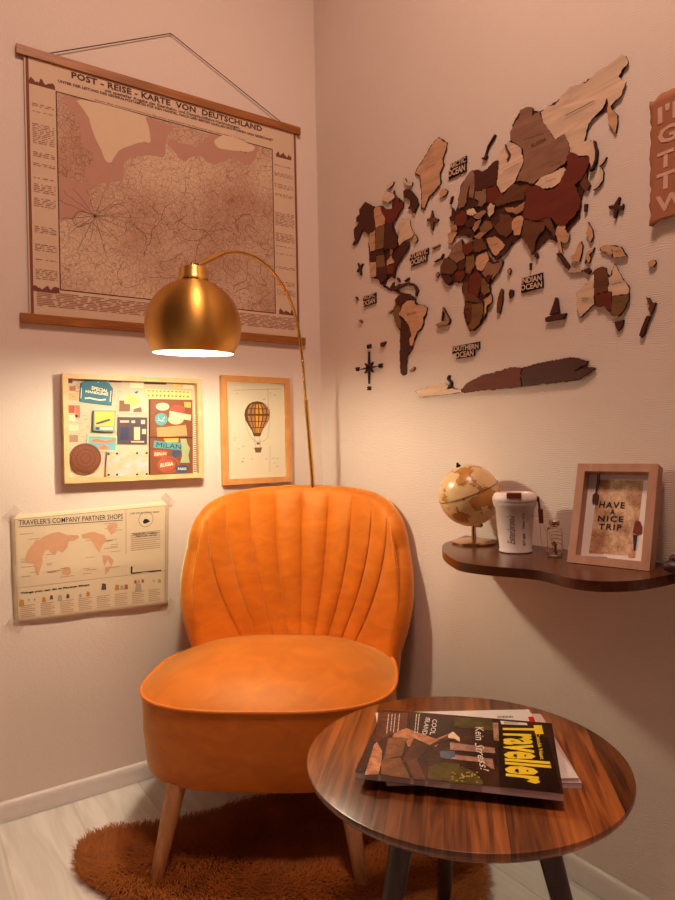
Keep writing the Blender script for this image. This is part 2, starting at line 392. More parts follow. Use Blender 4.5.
while cnt < 52000:
    x = random.uniform(min(xs), max(xs)); y = random.uniform(min(ys), max(ys))
    if not inside(x, y, rout): continue
    cnt += 1
    a = 6.28*noise.noise(Vector((x*2.5, y*2.5, 3))) + math.atan2(y-cy, x-cx) + random.gauss(0, .5)
    L = random.uniform(.014, .030); d = Vector((math.cos(a), math.sin(a), 0)); s_ = Vector((-d.y, d.x, 0))*random.uniform(.0005, .0011)
    p = Vector((x, y, .007)); q = p + d*L*.45 + Vector((0, 0, L*.42)); r = p + d*L + Vector((0, 0, L*random.uniform(.25, .5)))
    n0 = len(b.v); b.v += [p-s_, p+s_, q+s_, q-s_, r]; b.f += [(n0, n0+1, n0+2, n0+3), (n0+3, n0+2, n0+4)]; b.mi += [0, 0]
furm = mat('brown_fur', srgb(166, 90, 22), .7, bscale=14)
for n in furm.node_tree.nodes:
    if n.type == 'MAP_RANGE': n.inputs[3].default_value = .45; n.inputs[4].default_value = 1.5
b.build('fur', furm, rug, smooth='keep', stuff=True)

# ------------------------------------------------------------------ arc floor lamp
def brushed(name, c, rough=.28):
    m = mat(name, c, rough, 1.0, bump=.05, bscale=200); return m
brass = brushed('brushed_brass', (.70, .38, .09), .42); brass2 = brushed('brass_tube', (.78, .47, .13), .25)
mS = brass.node_tree.nodes['Principled BSDF']; mS.inputs['Anisotropic'].default_value = .8; mS.inputs['Anisotropic Rotation'].default_value = .25
LC = at_depth(193.5, 327, 1.65); LR = .1195
PB = at_depth(313, 483, 2.13)
lamp = thing('floor_lamp', (PB.x, PB.y, 0), 'brass arc floor lamp with a lit dome shade arching over the armchair', 'lamp')
ax_ = (Vector((0,0,1))+Vector((RX.x, RX.y, 0))*.030-Vector((FW.x, FW.y, 0))*.055).normalized(); e1_ = Vector((0,1,0)).cross(ax_).normalized(); fr = Frame(LC, e1_, ax_.cross(e1_))
pr = []
th0 = math.degrees(math.acos(-.74))
for i in range(33):
    a = math.radians(150-(150-17)*i/32)   # polar angle from top
    pr.append((LR*math.sin(a), LR*math.cos(a)))
# bottom cut so that the rim has radius .113
a0 = math.pi-math.asin(.0995/LR); pr = [(LR*math.sin(a0+(math.radians(16)-a0)*i/36), LR*math.cos(a0+(math.radians(16)-a0)*i/36)) for i in range(37)]
MB().lathe(fr, pr, 72, False, False).build('lamp_shade', brass, lamp, smooth=True)
inn = [(r*.985, h*.985) for r, h in pr]
b = MB(); b.lathe(fr, inn, 72, False, False)
b.lathe(fr, [pr[0], inn[0]], 72, False, False)
b.build('shade_lining', mat('white_lining', (.9, .86, .78), .6), lamp, smooth=True)
zt = pr[-1][1]
MB().lathe(fr, [(.040, zt-.004), (.040, zt+.004), (.037, zt+.008), (.034, zt+.03), (.032, zt+.033), (.006, zt+.034)], 40).build('shade_cap', brass2, lamp, smooth=True)
zr = pr[0][1]
bulb_m = bpy.data.materials.new('bulb_glow'); bulb_m.use_nodes = True; nb = bulb_m.node_tree.nodes['Principled BSDF']
nb.inputs['Emission Color'].default_value = (1, .78, .45, 1); nb.inputs['Emission Strength'].default_value = 8
LB = Vector((LC.x, LC.y, LC.z+zr+.038))
MB().ellipsoid(LB+Vector((0,0,.03)), .028, .028, .034).build('light_bulb', bulb_m, lamp, smooth=True)
MB().lathe(fr, [(.014, zr+.095), (.016, zr+.10), (.016, zt)], 20).build('bulb_socket', mat('socket_dark', (.05, .04, .03), .5), lamp, smooth=True)
bpy.data.objects['lamp_light'].location = (LB.x, LB.y, LC.z+zr+.022)
# arc: points in the vertical plane through pole and shade
pd = Vector((LC.x-PB.x, LC.y-PB.y, 0)).normalized(); pn = Vector((-pd.y, pd.x, 0))
def on_plane(px, py): d = ray(px, py); return CAM + d*((PB-CAM).dot(pn)/d.dot(pn))
arc = [on_plane(*q) for q in ((312.5,478),(309.5,445),(306.5,412),(304.5,385),(302,357),(298.5,330),(293,308),(284,288),(271,270),(256,258),(240,252.5),(224,253),(211,257.5),(203,263))]
def smooth_path(P, k=5):
    out = []
    for i in range(len(P)-1):
        p0 = P[max(i-1, 0)]; p1 = P[i]; p2 = P[i+1]; p3 = P[min(i+2, len(P)-1)]
        for j in range(k):
            t = j/k; out.append(.5*((2*p1)+(p2-p0)*t+(2*p0-5*p1+4*p2-p3)*t*t+(3*p1-p0-3*p2+p3)*t**3))
    return out+[P[-1]]
MB().tube(smooth_path(arc), .0048, 12).build('arc_arm', brass2, lamp, smooth=True)
foot = Vector((PB.x+.012, PB.y+.002, .03)); slv = on_plane(306, 400)
MB().tube([foot, arc[0], slv, slv+Vector((0,0,.001))], [.0075, .0072, .0070, .005], 14).build('pole', brass2, lamp, smooth=True)
e = arc[-1]; e2 = arc[-3]
MB().tube([e2, e, e+(e-e2)*.25], .0068, 12).build('arm_end', brass2, lamp, smooth=True)
capz = LC.z+zt+.034
MB().tube([e+(e-e2)*.25, Vector((LC.x, LC.y, capz+.010)), Vector((LC.x, LC.y, capz-.004))], .0045, 10).build('swivel_joint', mat('aged_brass', (.30, .17, .06), .35, 1), lamp, smooth=True)
fb = Frame((foot.x, foot.y, 0), (1,0,0), (0,1,0))
MB().lathe(fb, [(.088, .0015), (.09, .004), (.09, .02), (.086, .026), (.01, .03)], 48).build('lamp_base', brass2, lamp, smooth=True)

# ------------------------------------------------------------------ hanging map on the left wall
paper = lambda nm, c, **k: mat(nm, c, .75, spec=.2, bscale=k.pop('bscale', 9), **k)
def webmat(name, base, tint, line, layers, mask=3.0):
    """engraved map print: fine irregular line work over paper"""
    m = bpy.data.materials.new(name); m.use_nodes = True; nt = m.node_tree; N = nt.nodes.new; Lk = nt.links.new; b = nt.nodes['Principled BSDF']
    b.inputs['Roughness'].default_value = .75; b.inputs['Specular IOR Level'].default_value = .2
    tc = N('ShaderNodeTexCoord'); nz = N('ShaderNodeTexNoise'); nz.inputs['Scale'].default_value = 18; nz.inputs['Detail'].default_value = 4; Lk(tc.outputs['Object'], nz.inputs['Vector'])
    ad = N('ShaderNodeVectorMath'); ad.operation = 'MULTIPLY_ADD'; ad.inputs[1].default_value = (.05, .05, .05); Lk(nz.outputs[1], ad.inputs[0]); Lk(tc.outputs['Object'], ad.inputs[2])
    mk = N('ShaderNodeTexNoise'); mk.inputs['Scale'].default_value = mask; mk.inputs['Detail'].default_value = 3; Lk(tc.outputs['Object'], mk.inputs['Vector'])
    mr = N('ShaderNodeMapRange'); mr.inputs[1].default_value = .38; mr.inputs[2].default_value = .62; Lk(mk.outputs[0], mr.inputs[0])
    mx = N('ShaderNodeMixRGB'); mx.inputs[1].default_value = base; mx.inputs[2].default_value = tint; Lk(mr.outputs[0], mx.inputs[0]); col = mx.outputs[0]
    for sc, wd, st, usemask in layers:
        v = N('ShaderNodeTexVoronoi'); v.feature = 'DISTANCE_TO_EDGE'; v.inputs['Scale'].default_value = sc; Lk(ad.outputs[0], v.inputs['Vector'])
        r = N('ShaderNodeMapRange'); r.inputs[1].default_value = 0; r.inputs[2].default_value = wd; r.inputs[3].default_value = st; r.inputs[4].default_value = 0; Lk(v.outputs['Distance'], r.inputs[0]); f = r.outputs[0]
        if usemask:
            q = N('ShaderNodeMath'); q.operation = 'MULTIPLY'; Lk(f, q.inputs[0]); Lk(mr.outputs[0], q.inputs[1]); f = q.outputs[0]
        x = N('ShaderNodeMixRGB'); x.inputs[2].default_value = line; Lk(f, x.inputs[0]); Lk(col, x.inputs[1]); col = x.outputs[0]
    Lk(col, b.inputs['Base Color']); return m
INK = srgb(92, 44, 36)
ink = mat('brown_ink', INK, .8); ink_l = mat('faded_ink', srgb(168, 116, 96), .8); black_ink = mat('black_ink', srgb(38, 28, 24), .8)
map_paper = paper('aged_paper', srgb(222, 194, 168)); map_pink = paper('map_pink', srgb(196, 148, 130), bscale=25); map_sea = paper('map_sea', srgb(228, 202, 172))
map_web = webmat('map_engraving', srgb(226, 196, 168), srgb(204, 162, 136), srgb(128, 72, 56), [(44, .05, .55, False), (110, .10, .4, False), (210, .18, .55, True)])
hm = thing('hanging_map', (-.52, -.008, 1.39), 'large old vintage map of Germany hanging on two wooden rods from a cord', 'map')
TLc, TRc, BLc, BRc = LW.pix(16,44.2,.012), LW.pix(300.2,126.7,.012), LW.pix(21.8,311.8,.012), LW.pix(304.7,338.4,.012)
rodm = wood('rod_wood', srgb(142, 82, 30), srgb(176, 108, 46), (.6, 6, 6), 12, .45)
zt1 = (TLc[1]+TRc[1])/2; zb1 = (BLc[1]+BRc[1])/2; RH = .026
xl = (TLc[0]+BLc[0])/2; xr = (TRc[0]+BRc[0])/2
MB().box(LW, xl, zt1-RH, xr, zt1, .002, .014).build('top_rod', rodm, hm, bevel=.001)
MB().box(LW, xl-.004, zb1-RH, xr+.004, zb1, .002, .014).build('bottom_rod', rodm, hm, bevel=.001)
sx0 = LW.pix(23, 57, .008)[0]+.002; sx1 = LW.pix(296.5, 130, .008)[0]; sz0, sz1 = zb1-.004, zt1-RH+.004
MB().box(LW, sx0, sz0, sx1, sz1, .006, .0072).build('map_sheet', map_paper, hm)
mw, mh = sx1-sx0, sz1-sz0
b = MB(); e = .0075
for x in (sx0+.004, sx1-.004-e): b.box(LW, x, sz0, x+e, sz1, .0072, .0078)
b.build('edge_band', mat('edge_band', srgb(134, 74, 60), .8), hm)
cx0 = LW.pix(57, 120, .0074)[0]; cx1 = LW.pix(273, 200, .0074)[0]; cz1 = LW.pix(57, 92, .0074)[1]; cz0 = LW.pix(62, 289.5, .0074)[1]
MB().box(LW, cx0, cz0, cx1, cz1, .0072, .0075).build('map_print', map_web, hm)
W1 = .0078
def mp(pts, ox, oy, sc, w=W1): return [LW.pix(ox+x/sc, oy+y/sc, w) for x, y in pts]
Z4 = (0, 40, 4.21875); Z5_ = (150, 60, 4.21875)
clampx = lambda P: [(min(max(x, cx0+.001), cx1-.001), min(z, cz1-.001)) for x, z in P]
north = clampx(mp([(280,235),(298,285),(320,320),(335,370),(350,450),(390,475),(395,510),(365,540),(355,570),(380,590),(345,600),(300,590),(250,575),(250,680),(252,760),(300,755),(345,735),(380,705),(375,650),(395,610),(450,600),(520,590),(520,530),(545,500),(600,490),(640,485),(690,495),(700,440),(705,400),(700,356)], *Z4))
b = MB().prism(LW, fine(north, 3, .0022), .0074, .0077)
east = clampx(mp([(75,345),(95,330),(120,350),(160,355),(190,365),(215,345),(245,320),(255,290),(330,305),(400,335),(455,355),(450,395),(435,430),(400,445),(385,430),(350,410),(310,430),(275,440),(245,430),(215,405),(170,410),(150,430),(125,415),(105,390),(85,370)], *Z5_))
b.prism(LW, fine(east, 3, .0022), .0074, .0077)
b.build('coast_print', map_pink, hm)
b = MB().prism(LW, fine(clampx(mp([(340,250),(350,290),(375,330),(395,400),(425,460),(445,510),(470,515),(500,470),(540,450),(600,430),(635,430),(628,370),(615,330),(600,312)], *Z4)), 3, .001), .0077, .0080)
b.prism(LW, fine(mp([(270,345),(300,320),(350,325),(400,345),(440,365),(430,385),(390,385),(330,380),(290,370)], *Z5_), 3, .001), .0077, .0080)
b.build('sea_print', map_sea, hm)
# border lines, title, side columns
b = MB(); t_ = .0022
for (a0_, b0_, a1_, b1_) in ((cx0-t_, cz0-t_, cx0+t_*.3, cz1+t_), (cx1-t_*.3, cz0-t_, cx1+t_, cz1+t_), (cx0, cz0-t_, cx1, cz0+t_*.2), (cx0, cz1-t_*.2, cx1, cz1+t_)):
    b.box(LW, a0_, b0_, a1_, b1_, .0072, .0079)
b.build('border_line', ink, hm)
b = MB()
def line_at(st, x0, y0, x1, y1, hpx, **k):
    """text between two photo baseline points, height hpx px"""
    u0, v0 = LW.pix(x0, y0, W1); u1, v1 = LW.pix(x1, y1, W1); h = abs(LW.pix(x0, y0-hpx, W1)[1]-v0)
    v = (v0+v1)/2
    text(b, LW, st, u0, v, u1, v+h, W1, **k)
line_at('POST - REISE - KARTE  VON  DEUTSCHLAND', 71.5, 79, 262, 131, 6.6, bold=.035, space=1.06)
line_at('mit spezieller Angabe der Eisenbahn- und Dampfschiffahrt-Verbindungen,', 105, 94.5, 240, 128.5, 4.2, bold=.02)
line_at('UNTER DER LEITUNG DES GENERALPOSTAMTES FÜR DEN HANDEL, NACH DEN BESTEN QUELLEN ENTWORFEN UND GEZEICHNET', 58, 85.3, 273, 139.5, 3.8, bold=.03)
line_at('Nach den neuesten amtlichen Quellen bearbeitet im Maasstab der natürlichen Grösse', 95, 103.5, 245, 138.5, 1.8)
b.build('printed_title', ink, hm)
b = MB()
line_at('N O R D   S E E', 95, 124.5, 138, 133.5, 3.6)
line_at('O S T   S E E', 216, 146.5, 247, 152.5, 3)
b.build('printed_sea_name', ink, hm)
b = MB()
pc = LW.pix(95, 216, W1)
for k in range(15):
    a = 2*math.pi*k/15+random.uniform(-.15, .15); L = random.uniform(.07, .15); P = []
    for j in range(9):
        t = j/8; P.append((pc[0]+math.cos(a)*L*t+random.uniform(-.003, .003)*t, pc[1]+math.sin(a)*L*t*.9+random.uniform(-.003, .003)*t))
    P = [(max(p[0], cx0), max(p[1], cz0)) for p in P]
    stroke(b, LW, P, .0011, W1, W1)
for k in range(26):   # long roads and rivers
    x, z = random.uniform(cx0, cx1), random.uniform(cz0, cz1-.25); a = random.uniform(0, 6.28); P = [(x, z)]
    for j in range(14):
        a += random.gauss(0, .5); x += .012*math.cos(a); z += .012*math.sin(a)
        if not (cx0 < x < cx1 and cz0 < z < cz1-.12): break
        P.append((x, z))
    if len(P) > 3: stroke(b, LW, P, random.uniform(.0008, .0016), W1, W1)
b.build('road_print', ink, hm)
b = MB()   # tables of small print in the side columns and below
for (c0, c1) in ((sx0+.018, cx0-.008), (cx1+.008, sx1-.018)):
    z = cz1-.05
    while z > cz0+.02:
        if random.random() < .82:
            x = c0
            while x < c1:
                L = random.uniform(.004, .018); x2 = min(c1, x+L)
                b.add([LW.p(x, z, W1), LW.p(x2, z, W1), LW.p(x2, z+.0022*random.uniform(.5, 1.4), W1), LW.p(x, z+.002, W1)], [(0,1,2,3)]); x = x2+random.uniform(.002, .009)
            z -= .0052
        else: z -= random.uniform(.01, .03)
for zz in [cz0-.014-.0048*k for k in range(16)]:
    x = sx0+.02
    if zz < sz0+.028: break
    while x < sx1-.02:
        L = random.uniform(.01, .06); x2 = min(sx1-.02, x+L)
        b.add([LW.p(x, zz, W1), LW.p(x2, zz, W1), LW.p(x2, zz+.0026, W1), LW.p(x, zz+.0022, W1)], [(0,1,2,3)]); x = x2+random.uniform(.003, .014)
b.build('small_print', ink_l, hm)
b = MB()   # little engraved town views in the corners
for (x, z, w_) in (((sx0+cx0)/2+.004, cz1+.012, .034), ((sx1+cx1)/2-.004, cz1-.012, .030), ((sx0+cx0)/2+.004, cz0-.004, .034), ((sx1+cx1)/2-.004, cz0+.006, .030)):
    P = [(x-w_, z-.008)]+[(x-w_+2*w_*i/16, z+.010*random.random()+.003*math.sin(i)) for i in range(17)]+[(x+w_, z-.008)]
    b.prism(LW, P, .0072, .0078)
b.build('town_view', mat('engraving_ink', srgb(120, 70, 56), .85, bscale=90), hm)
ap = LW.pix(171, 34, .006); c1_ = LW.pix(49, 52.5, .008); c2_ = LW.pix(281, 118.5, .008)
MB().tube([LW.p(c1_[0], zt1+.001, .008), LW.p(ap[0]-.004, ap[1], .006), LW.p(ap[0], ap[1]+.0015, .006), LW.p(ap[0]+.004, ap[1], .006), LW.p(c2_[0], zt1+.001, .008)], .0014, 6).build('cord', mat('dark_cord', srgb(74, 36, 24), .9), hm)
MB().tube([LW.p(ap[0], ap[1]-.001, .0), LW.p(ap[0], ap[1]-.001, .009)], .0013, 8).build('hook', mat('nail_steel', (.3, .2, .12), .4, 1), hm)

# ------------------------------------------------------------------ collage shadow box
ash = wood('pale_frame_wood', srgb(214, 170, 120), srgb(230, 190, 142), (1, 1, 1), 14, .5)
FD = .034
o_ = [LW.pix(64.6,484,FD), LW.pix(202.1,477.5,FD), LW.pix(202.9,381.2,FD), LW.pix(62.7,370.8,FD)]
u0 = (o_[0][0]+o_[3][0])/2; u1 = (o_[1][0]+o_[2][0])/2; v0 = (o_[0][1]+o_[1][1])/2; v1 = (o_[2][1]+o_[3][1])/2; fw = .014
sb = thing('shadow_box', ((u0+u1)/2, -.017, v0), 'deep pale wooden box frame full of travel stickers and stationery on the left wall', 'frame')
rect_ring(MB(), LW, [(u0,v0),(u1,v0),(u1,v1),(u0,v1)], [(u0+fw,v0+fw),(u1-fw,v0+fw),(u1-fw,v1-fw),(u0+fw,v1-fw)], .0005, FD).build('frame', ash, sb, bevel=.001)
bd = .007
MB().box(LW, u0+fw, v0+fw, u1-fw, v1-fw, .001, bd).build('backing', paper('collage_backing', srgb(196, 180, 158)), sb)
BW = bd+.0006
def cl(*pts, w=BW): return [LW.pix(60+x/7.2, 365+y/7.2, w) for x, y in pts]
def crr(*pts, w=BW): return [LW.pix(130+x/7.2, 365+y/7.2, w) for x, y in pts]
cols = [srgb(196,108,84), srgb(208,168,120), srgb(150,120,96), srgb(226,208,176), srgb(180,74,58), srgb(118,138,142), srgb(96,62,54), srgb(220,190,110)]
cm = [mat('print_%s' % n_, c, .75) for n_, c in zip(('coral','sand','taupe','cream','red','slate','cocoa','mustard'), cols)]
# glued paper scraps: pattern of the backing, one part each kind
b = MB()
for (x, y, w_, h_, k) in ((60,95,30,36,6),(68,152,45,34,0),(62,202,68,52,1),(62,290,44,56,4),(110,290,34,90,0),(66,360,60,44,3),(62,430,70,40,3),(66,505,64,50,2),(170,90,60,40,1),(260,95,80,40,4),(350,95,90,30,6),(290,180,60,70,5)):
    b.k = k; P = cl((x, y), (x+w_, y), (x+w_, y+h_), (x, y+h_)); b.prism(LW, P, bd, bd+.0004)
for (x, y, w_, h_, k) in ((0,115,100,50,3),(310,135,60,34,7),(380,140,75,30,3),(460,150,25,200,3)):
    b.k = k; P = crr((x, y), (x+w_, y), (x+w_, y+h_), (x, y+h_)); b.prism(LW, P, bd, bd+.0004)
b.build('paper_scrap', cm, sb)
b = MB()
for k_ in range(90):
    x = random.uniform(64, 190) if k_ % 3 else random.uniform(260, 420); y = random.choice([random.uniform(330, 560), random.uniform(110, 230)])
    if 150 < x < 400 and y < 330 and k_ % 3: continue
    P = cl((x, y), (x+random.uniform(6, 28), y), (x+20, y+2.6), (x, y+3)); b.prism(LW, P, bd+.0004, bd+.0006)
b.build('tiny_print', ink_l, sb)
Gc = 'travel keepsakes in the shadow box'
def card(name, pts, w0, w1, m, label, cat, bevel=0):
    return tag(MB().prism(LW, pts, w0, w1).build(name, m, bevel=bevel), label, cat, Gc)
def sub(parent, name, fn, m):
    b = MB(); fn(b); return b.build(name, m, parent)
teal = mat('teal_print', srgb(24, 96, 120), .6); cream = mat('cream_print', srgb(236, 218, 186), .7)
w2 = .0105
t = card('luggage_tag', cl((150,130),(185,108),(275,112),(350,125),(382,170),(372,292),(140,262), w=w2), BW, w2, teal, 'blue luggage tag sticker reading SPECIAL HANDLING in the shadow box', 'tag')
def f(b):
    ptext(b, LW, 'SPECIAL', cl((225,178),(345,200),(348,178),(228,150), w=w2+.0004), w2+.0004, bold=.04)
    ptext(b, LW, 'HANDLING', cl((183,198),(345,222),(347,204),(185,178), w=w2+.0004), w2+.0004, bold=.04)
    stroke(b, LW, cl((180,240),(215,238),(250,246),(290,252),(330,248), w=w2+.0004), .004, w2+.0004, w2+.0004)
    stroke(b, LW, cl((155,165),(150,240), w=w2+.0004), .002, w2+.0004, w2+.0004); stroke(b, LW, cl((368,185),(360,265), w=w2+.0004), .002, w2+.0004, w2+.0004)
    b.prism(LW, circ(cl((275,124), w=w2)[0], .0014, 12), w2, w2+.0004)
sub(t, 'printed_text', f, cream)
w3 = .019
t = card('pen_box', cl((245,325),(402,328),(392,480),(240,472), w=w3), BW, w3, mat('box_teal', srgb(120, 150, 138), .6), 'small square box with a blue pen on a yellow label', 'box', .0006)
sub(t, 'label', lambda b: b.prism(LW, cl((254,336),(392,338),(386,440),(252,440), w=w3), w3, w3+.0004), mat('box_yellow', srgb(234, 186, 70), .6))
def f(b):
    b.prism(LW, cl((258,418),(300,402),(352,388),(364,392),(360,402),(300,420),(262,428), w=w3), w3+.0004, w3+.0008); b.prism(LW, cl((258,448),(284,450),(280,466),(256,464), w=w3), w3, w3+.0008)
sub(t, 'pen_print', f, mat('navy_print', srgb(24, 52, 84), .6))
sub(t, 'base_print', lambda b: b.prism(LW, cl((290,450),(382,450),(380,464),(290,464), w=w3), w3, w3+.0004), cream)
w4 = .0095
t = card('picture_card', cl((198,500),(414,510),(408,628),(190,618), w=w4), BW, w4, mat('card_blue', srgb(110, 166, 176), .6), 'pale blue picture card with orange shapes behind the leather coaster', 'card')
def f(b):
    b.prism(LW, cl((215,540),(260,530),(330,545),(390,530),(400,548),(330,562),(240,556), w=w4), w4, w4+.0004); b.prism(LW, cl((270,590),(320,575),(360,600),(300,612), w=w4), w4, w4+.0004)
sub(t, 'picture_print', f, mat('orange_print', srgb(212, 122, 70), .6))
sub(t, 'border', lambda b: rect_ring(b, LW, cl((190,618),(408,628),(414,510),(198,500), w=w4), cl((199,606),(399,615),(404,522),(206,512), w=w4), w4, w4+.0006), mat('mint_print', srgb(176, 196, 160), .6))
w5 = .016
cc = cl((186,672), w=w5)[0]; rr = abs(cl((298,672), w=w5)[0][0]-cc[0])
t = card('leather_coaster', circ(cc, rr, 48), BW, w5, mat('coaster_leather', srgb(122, 60, 28), .5, bump=.5, bscale=400), 'round brown leather coaster with stamped rings in the lower left of the shadow box', 'coaster', .0008)
def f(b):
    for q in (.92, .62, .34):
        b.add([LW.p(*p, w5+.0006) for p in circ(cc, rr*q, 48)]+[LW.p(*p, w5+.0006) for p in circ(cc, rr*(q-.045), 48)], [(i, (i+1)%48, 48+(i+1)%48, 48+i) for i in range(48)])
    for k in range(20):
        a = 6.283*k/20; b.prism(LW, circ((cc[0]+rr*.77*math.cos(a), cc[1]+rr*.77*math.sin(a)), .0016, 6), w5, w5+.0006)
sub(t, 'embossing', f, mat('embossed_leather', srgb(84, 36, 16), .5))
w6 = .019
P = [LW.pix(x, y, w6) for x, y in ((107,452.5),(148.5,451.5),(148.5,475.8),(106,476.5))]
t = card('map_tin', P, BW, w6, webmat('tin_map', srgb(182, 190, 194), srgb(222, 178, 140), srgb(160, 150, 140), [(60, .05, .3, False)], 40), 'rectangular tin printed with a pale world map and dark corner rivets', 'tin', .001)
def f(b):
    for x, y in ((108.5,454),(117,453.6),(137,453.2),(146.6,453),(108.5,474.8),(117,474.6),(137,474.4),(146.6,474)): b.prism(LW, circ(LW.pix(x, y, w6), .0034, 12), w6, w6+.0014)
sub(t, 'rivet', f, mat('rivet_dark', srgb(62, 40, 34), .4))
w7 = .0115
P = lambda *q, w=w7: [LW.pix(x, y, w) for x, y in q]
t = card('stationery_card', P((117.8,417),(147.3,417.5),(147.2,443.8),(117.4,443.5)), BW, w7, mat('plum_print', srgb(70, 50, 64), .6), 'dark purple card printed with small stationery drawings in the shadow box', 'card')
def f(b):
    for q in (((120,420.5),(129,422.5)),((131.5,420.5),(135,423)),((134,427),(140,440)),((141,420),(145,424)),((142,429),(146,434)),((131,441),(144,442.5))):
        (x0, y0), (x1, y1) = q; b.prism(LW, P((x0,y0),(x1,y0),(x1,y1),(x0,y1)), w7, w7+.0004)
sub(t, 'drawing_print', f, mat('beige_print', srgb(214, 184, 150), .7))
sub(t, 'book_print', lambda b: b.prism(LW, P((120.5,427),(129,427.5),(128.5,440),(120,440)), w7, w7+.0004), mat('indigo_print', srgb(38, 40, 78), .6))
w8 = .0095
t = card('picture_postcard', P((118.5,396),(146,391),(147,413.5),(118,413.5), w=w8), BW, w8, mat('postcard_grey', srgb(184, 178, 160), .6), 'grey postcard with a building drawing above the purple card', 'postcard')
def f(b):
    b.prism(LW, P((119.5,400.5),(124,400.5),(124.5,404),(130,404),(130,411.5),(119,411.5), w=w8), w8, w8+.0004); b.prism(LW, P((134,409),(141,407),(142,412),(133,412), w=w8), w8, w8+.0004)
sub(t, 'building_print', f, mat('umber_print', srgb(122, 82, 56), .7))
sub(t, 'roof_print', lambda b: b.prism(LW, P((124,400),(128,394.5),(137,397),(140,403),(133,407),(129,404), w=w8), w8, w8+.0004), cm[7])
sub(t, 'bird_print', lambda b: b.prism(LW, P((135.5,389.8+1.8),(138.5,391),(137,393.6),(134.5,393), w=w8), w8, w8+.0004), mat('bird_blue', srgb(44, 82, 110), .6))
w9 = .021
t = card('sticker_notebook', crr((145,245),(450,252),(452,790),(145,795), w=w9), BW, w9, mat('notebook_leather', srgb(126, 66, 34), .55, bump=.3, bscale=220), 'brown leather notebook covered in travel stickers with a MILAN sticker', 'notebook', .001)
s0, s1 = w9, w9+.0005; W9 = lambda *q: crr(*q, w=s1)
STN = 0
def ov(x, y, rx, ry, n=28): return W9(*[(x+rx*math.cos(6.2832*i/n), y+ry*math.sin(6.2832*i/n)) for i in range(n)])
stk = {'cream_sticker': (srgb(234,214,180), [ov(235,300,48,28), W9((285,330),(440,360),(436,400),(282,372)), ov(270,690,88,0.1+80)]),
 'coral_sticker': (srgb(206,84,66), [ov(342,320,52,32), W9((168,618),(205,612),(268,622),(266,655),(225,668),(170,660)), ov(265,718,62,44)]),
 'round_sticker': (srgb(232,206,168), [ov(330,392,56,36)]),
 'teal_sticker': (srgb(92,166,176), [ov(225,390,45,45), W9((172,545),(378,562),(374,612),(168,595))]),
 'ticket_sticker': (srgb(228,160,104), [W9((192,452),(402,432),(412,508),(198,522))]),
 'yellow_sticker': (srgb(226,184,90), [W9((388,265),(440,268),(438,308),(392,304)), W9((240,530),(350,524),(346,556),(260,556))]),
 'statue_sticker': (srgb(178,190,142), [W9((362,530),(405,530),(412,565),(432,600),(420,650),(430,704),(362,704),(376,650),(370,590))]),
 'navy_sticker': (srgb(60,84,128), [ov(375,748,48,30), W9((300,622),(350,612),(368,640),(330,668),(300,650))])}
stk['cream_sticker'][1].pop()
for nm, (c, polys) in stk.items():
    def f(b):
        for i, p in enumerate(polys): b.prism(LW, p, s0, s1 + .00004*i + .00003*len(nm))
    sub(t, nm, f, mat(nm, tuple(x*.78 for x in c[:3]), .6))
s2 = s1+.0009; W10 = lambda *q: crr(*q, w=s2)
def f(b):
    ptext(b, LW, 'MILAN', W10((190,590),(368,606),(370,574),(192,556)), s2, bold=0)
sub(t, 'milan_lettering', f, black_ink)
def f(b):
    b.add([LW.p(*p, s1+.0003) for p in crr(*[(265+80*math.cos(.2618*i), 718+62*math.sin(.2618*i)) for i in range(24)])]+[LW.p(*p, s1+.0003) for p in crr(*[(265+66*math.cos(.2618*i), 718+48*math.sin(.2618*i)) for i in range(24)])], [(i, (i+1)%24, 24+(i+1)%24, 24+i) for i in range(24)])
sub(t, 'sticker_rim', f, mat('rim_brown', srgb(150, 84, 52), .6))
def f(b):
    ptext(b, LW, 'RUSSIA', W10((218,738),(312,722),(310,696),(220,708)), s2, bold=.03)
    ptext(b, LW, 'BERLIN', W10((176,654),(262,646),(260,628),(178,630)), s2, bold=.03)
    ptext(b, LW, 'PARIS', W10((345,758),(408,756),(406,738),(345,738)), s2, bold=.03)
    stroke(b, LW, W10((200,378),(225,405),(252,372)), .0012, s2, s2); stroke(b, LW, W10((196,400),(250,404)), .0012, s2, s2)
sub(t, 'pale_lettering', f, cream)
sub(t, 'elastic_band', lambda b: b.prism(LW, W10((143,516),(452,518),(452,526),(143,524)), s0, s2+.0006), mat('band_plum', srgb(74, 26, 26), .7))
w10 = .0105
t = card('washi_strip', crr((108,168),(442,188),(438,246),(108,240), w=w10), BW, w10, mat('washi_yellow', srgb(232, 206, 134), .7), 'pale yellow sticker strip with tiny symbols above the brown notebook', 'sticker strip')
def f(b):
    for k in range(11):
        x = 130+28*k
        b.prism(LW, crr((x, 212+k), (x+11+3*(k%3), 212+k), (x+8, 226+k), (x+2, 226+k), w=w10), w10, w10+.0004); b.prism(LW, crr((x, 182+k), (x+12, 182+k), (x+12, 189+k), (x, 189+k), w=w10), w10, w10+.0004)
sub(t, 'symbol_print', f, mat('olive_ink', srgb(112, 88, 40), .7))
w11 = .0125
t = card('dark_label', crr((104,104),(262,112),(262,140),(104,136), w=w11), BW, w11, mat('dark_label', srgb(66, 30, 26), .6), 'small dark label strip at the top edge of the shadow box', 'label')
t = card('spiral_notepad', crr((455,360),(484,362),(484,778),(458,780), w=w11), BW, w11, cream, 'narrow cream spiral notepad edge at the right side of the shadow box', 'notepad')
def f(b):
    for k in range(26): y = 372+15.6*k; b.prism(LW, crr((458,y),(480,y+1),(480,y+7),(458,y+6), w=w11), w11, w11+.0012)
sub(t, 'spiral_wire', f, mat('spiral_wire', srgb(96, 60, 50), .4))

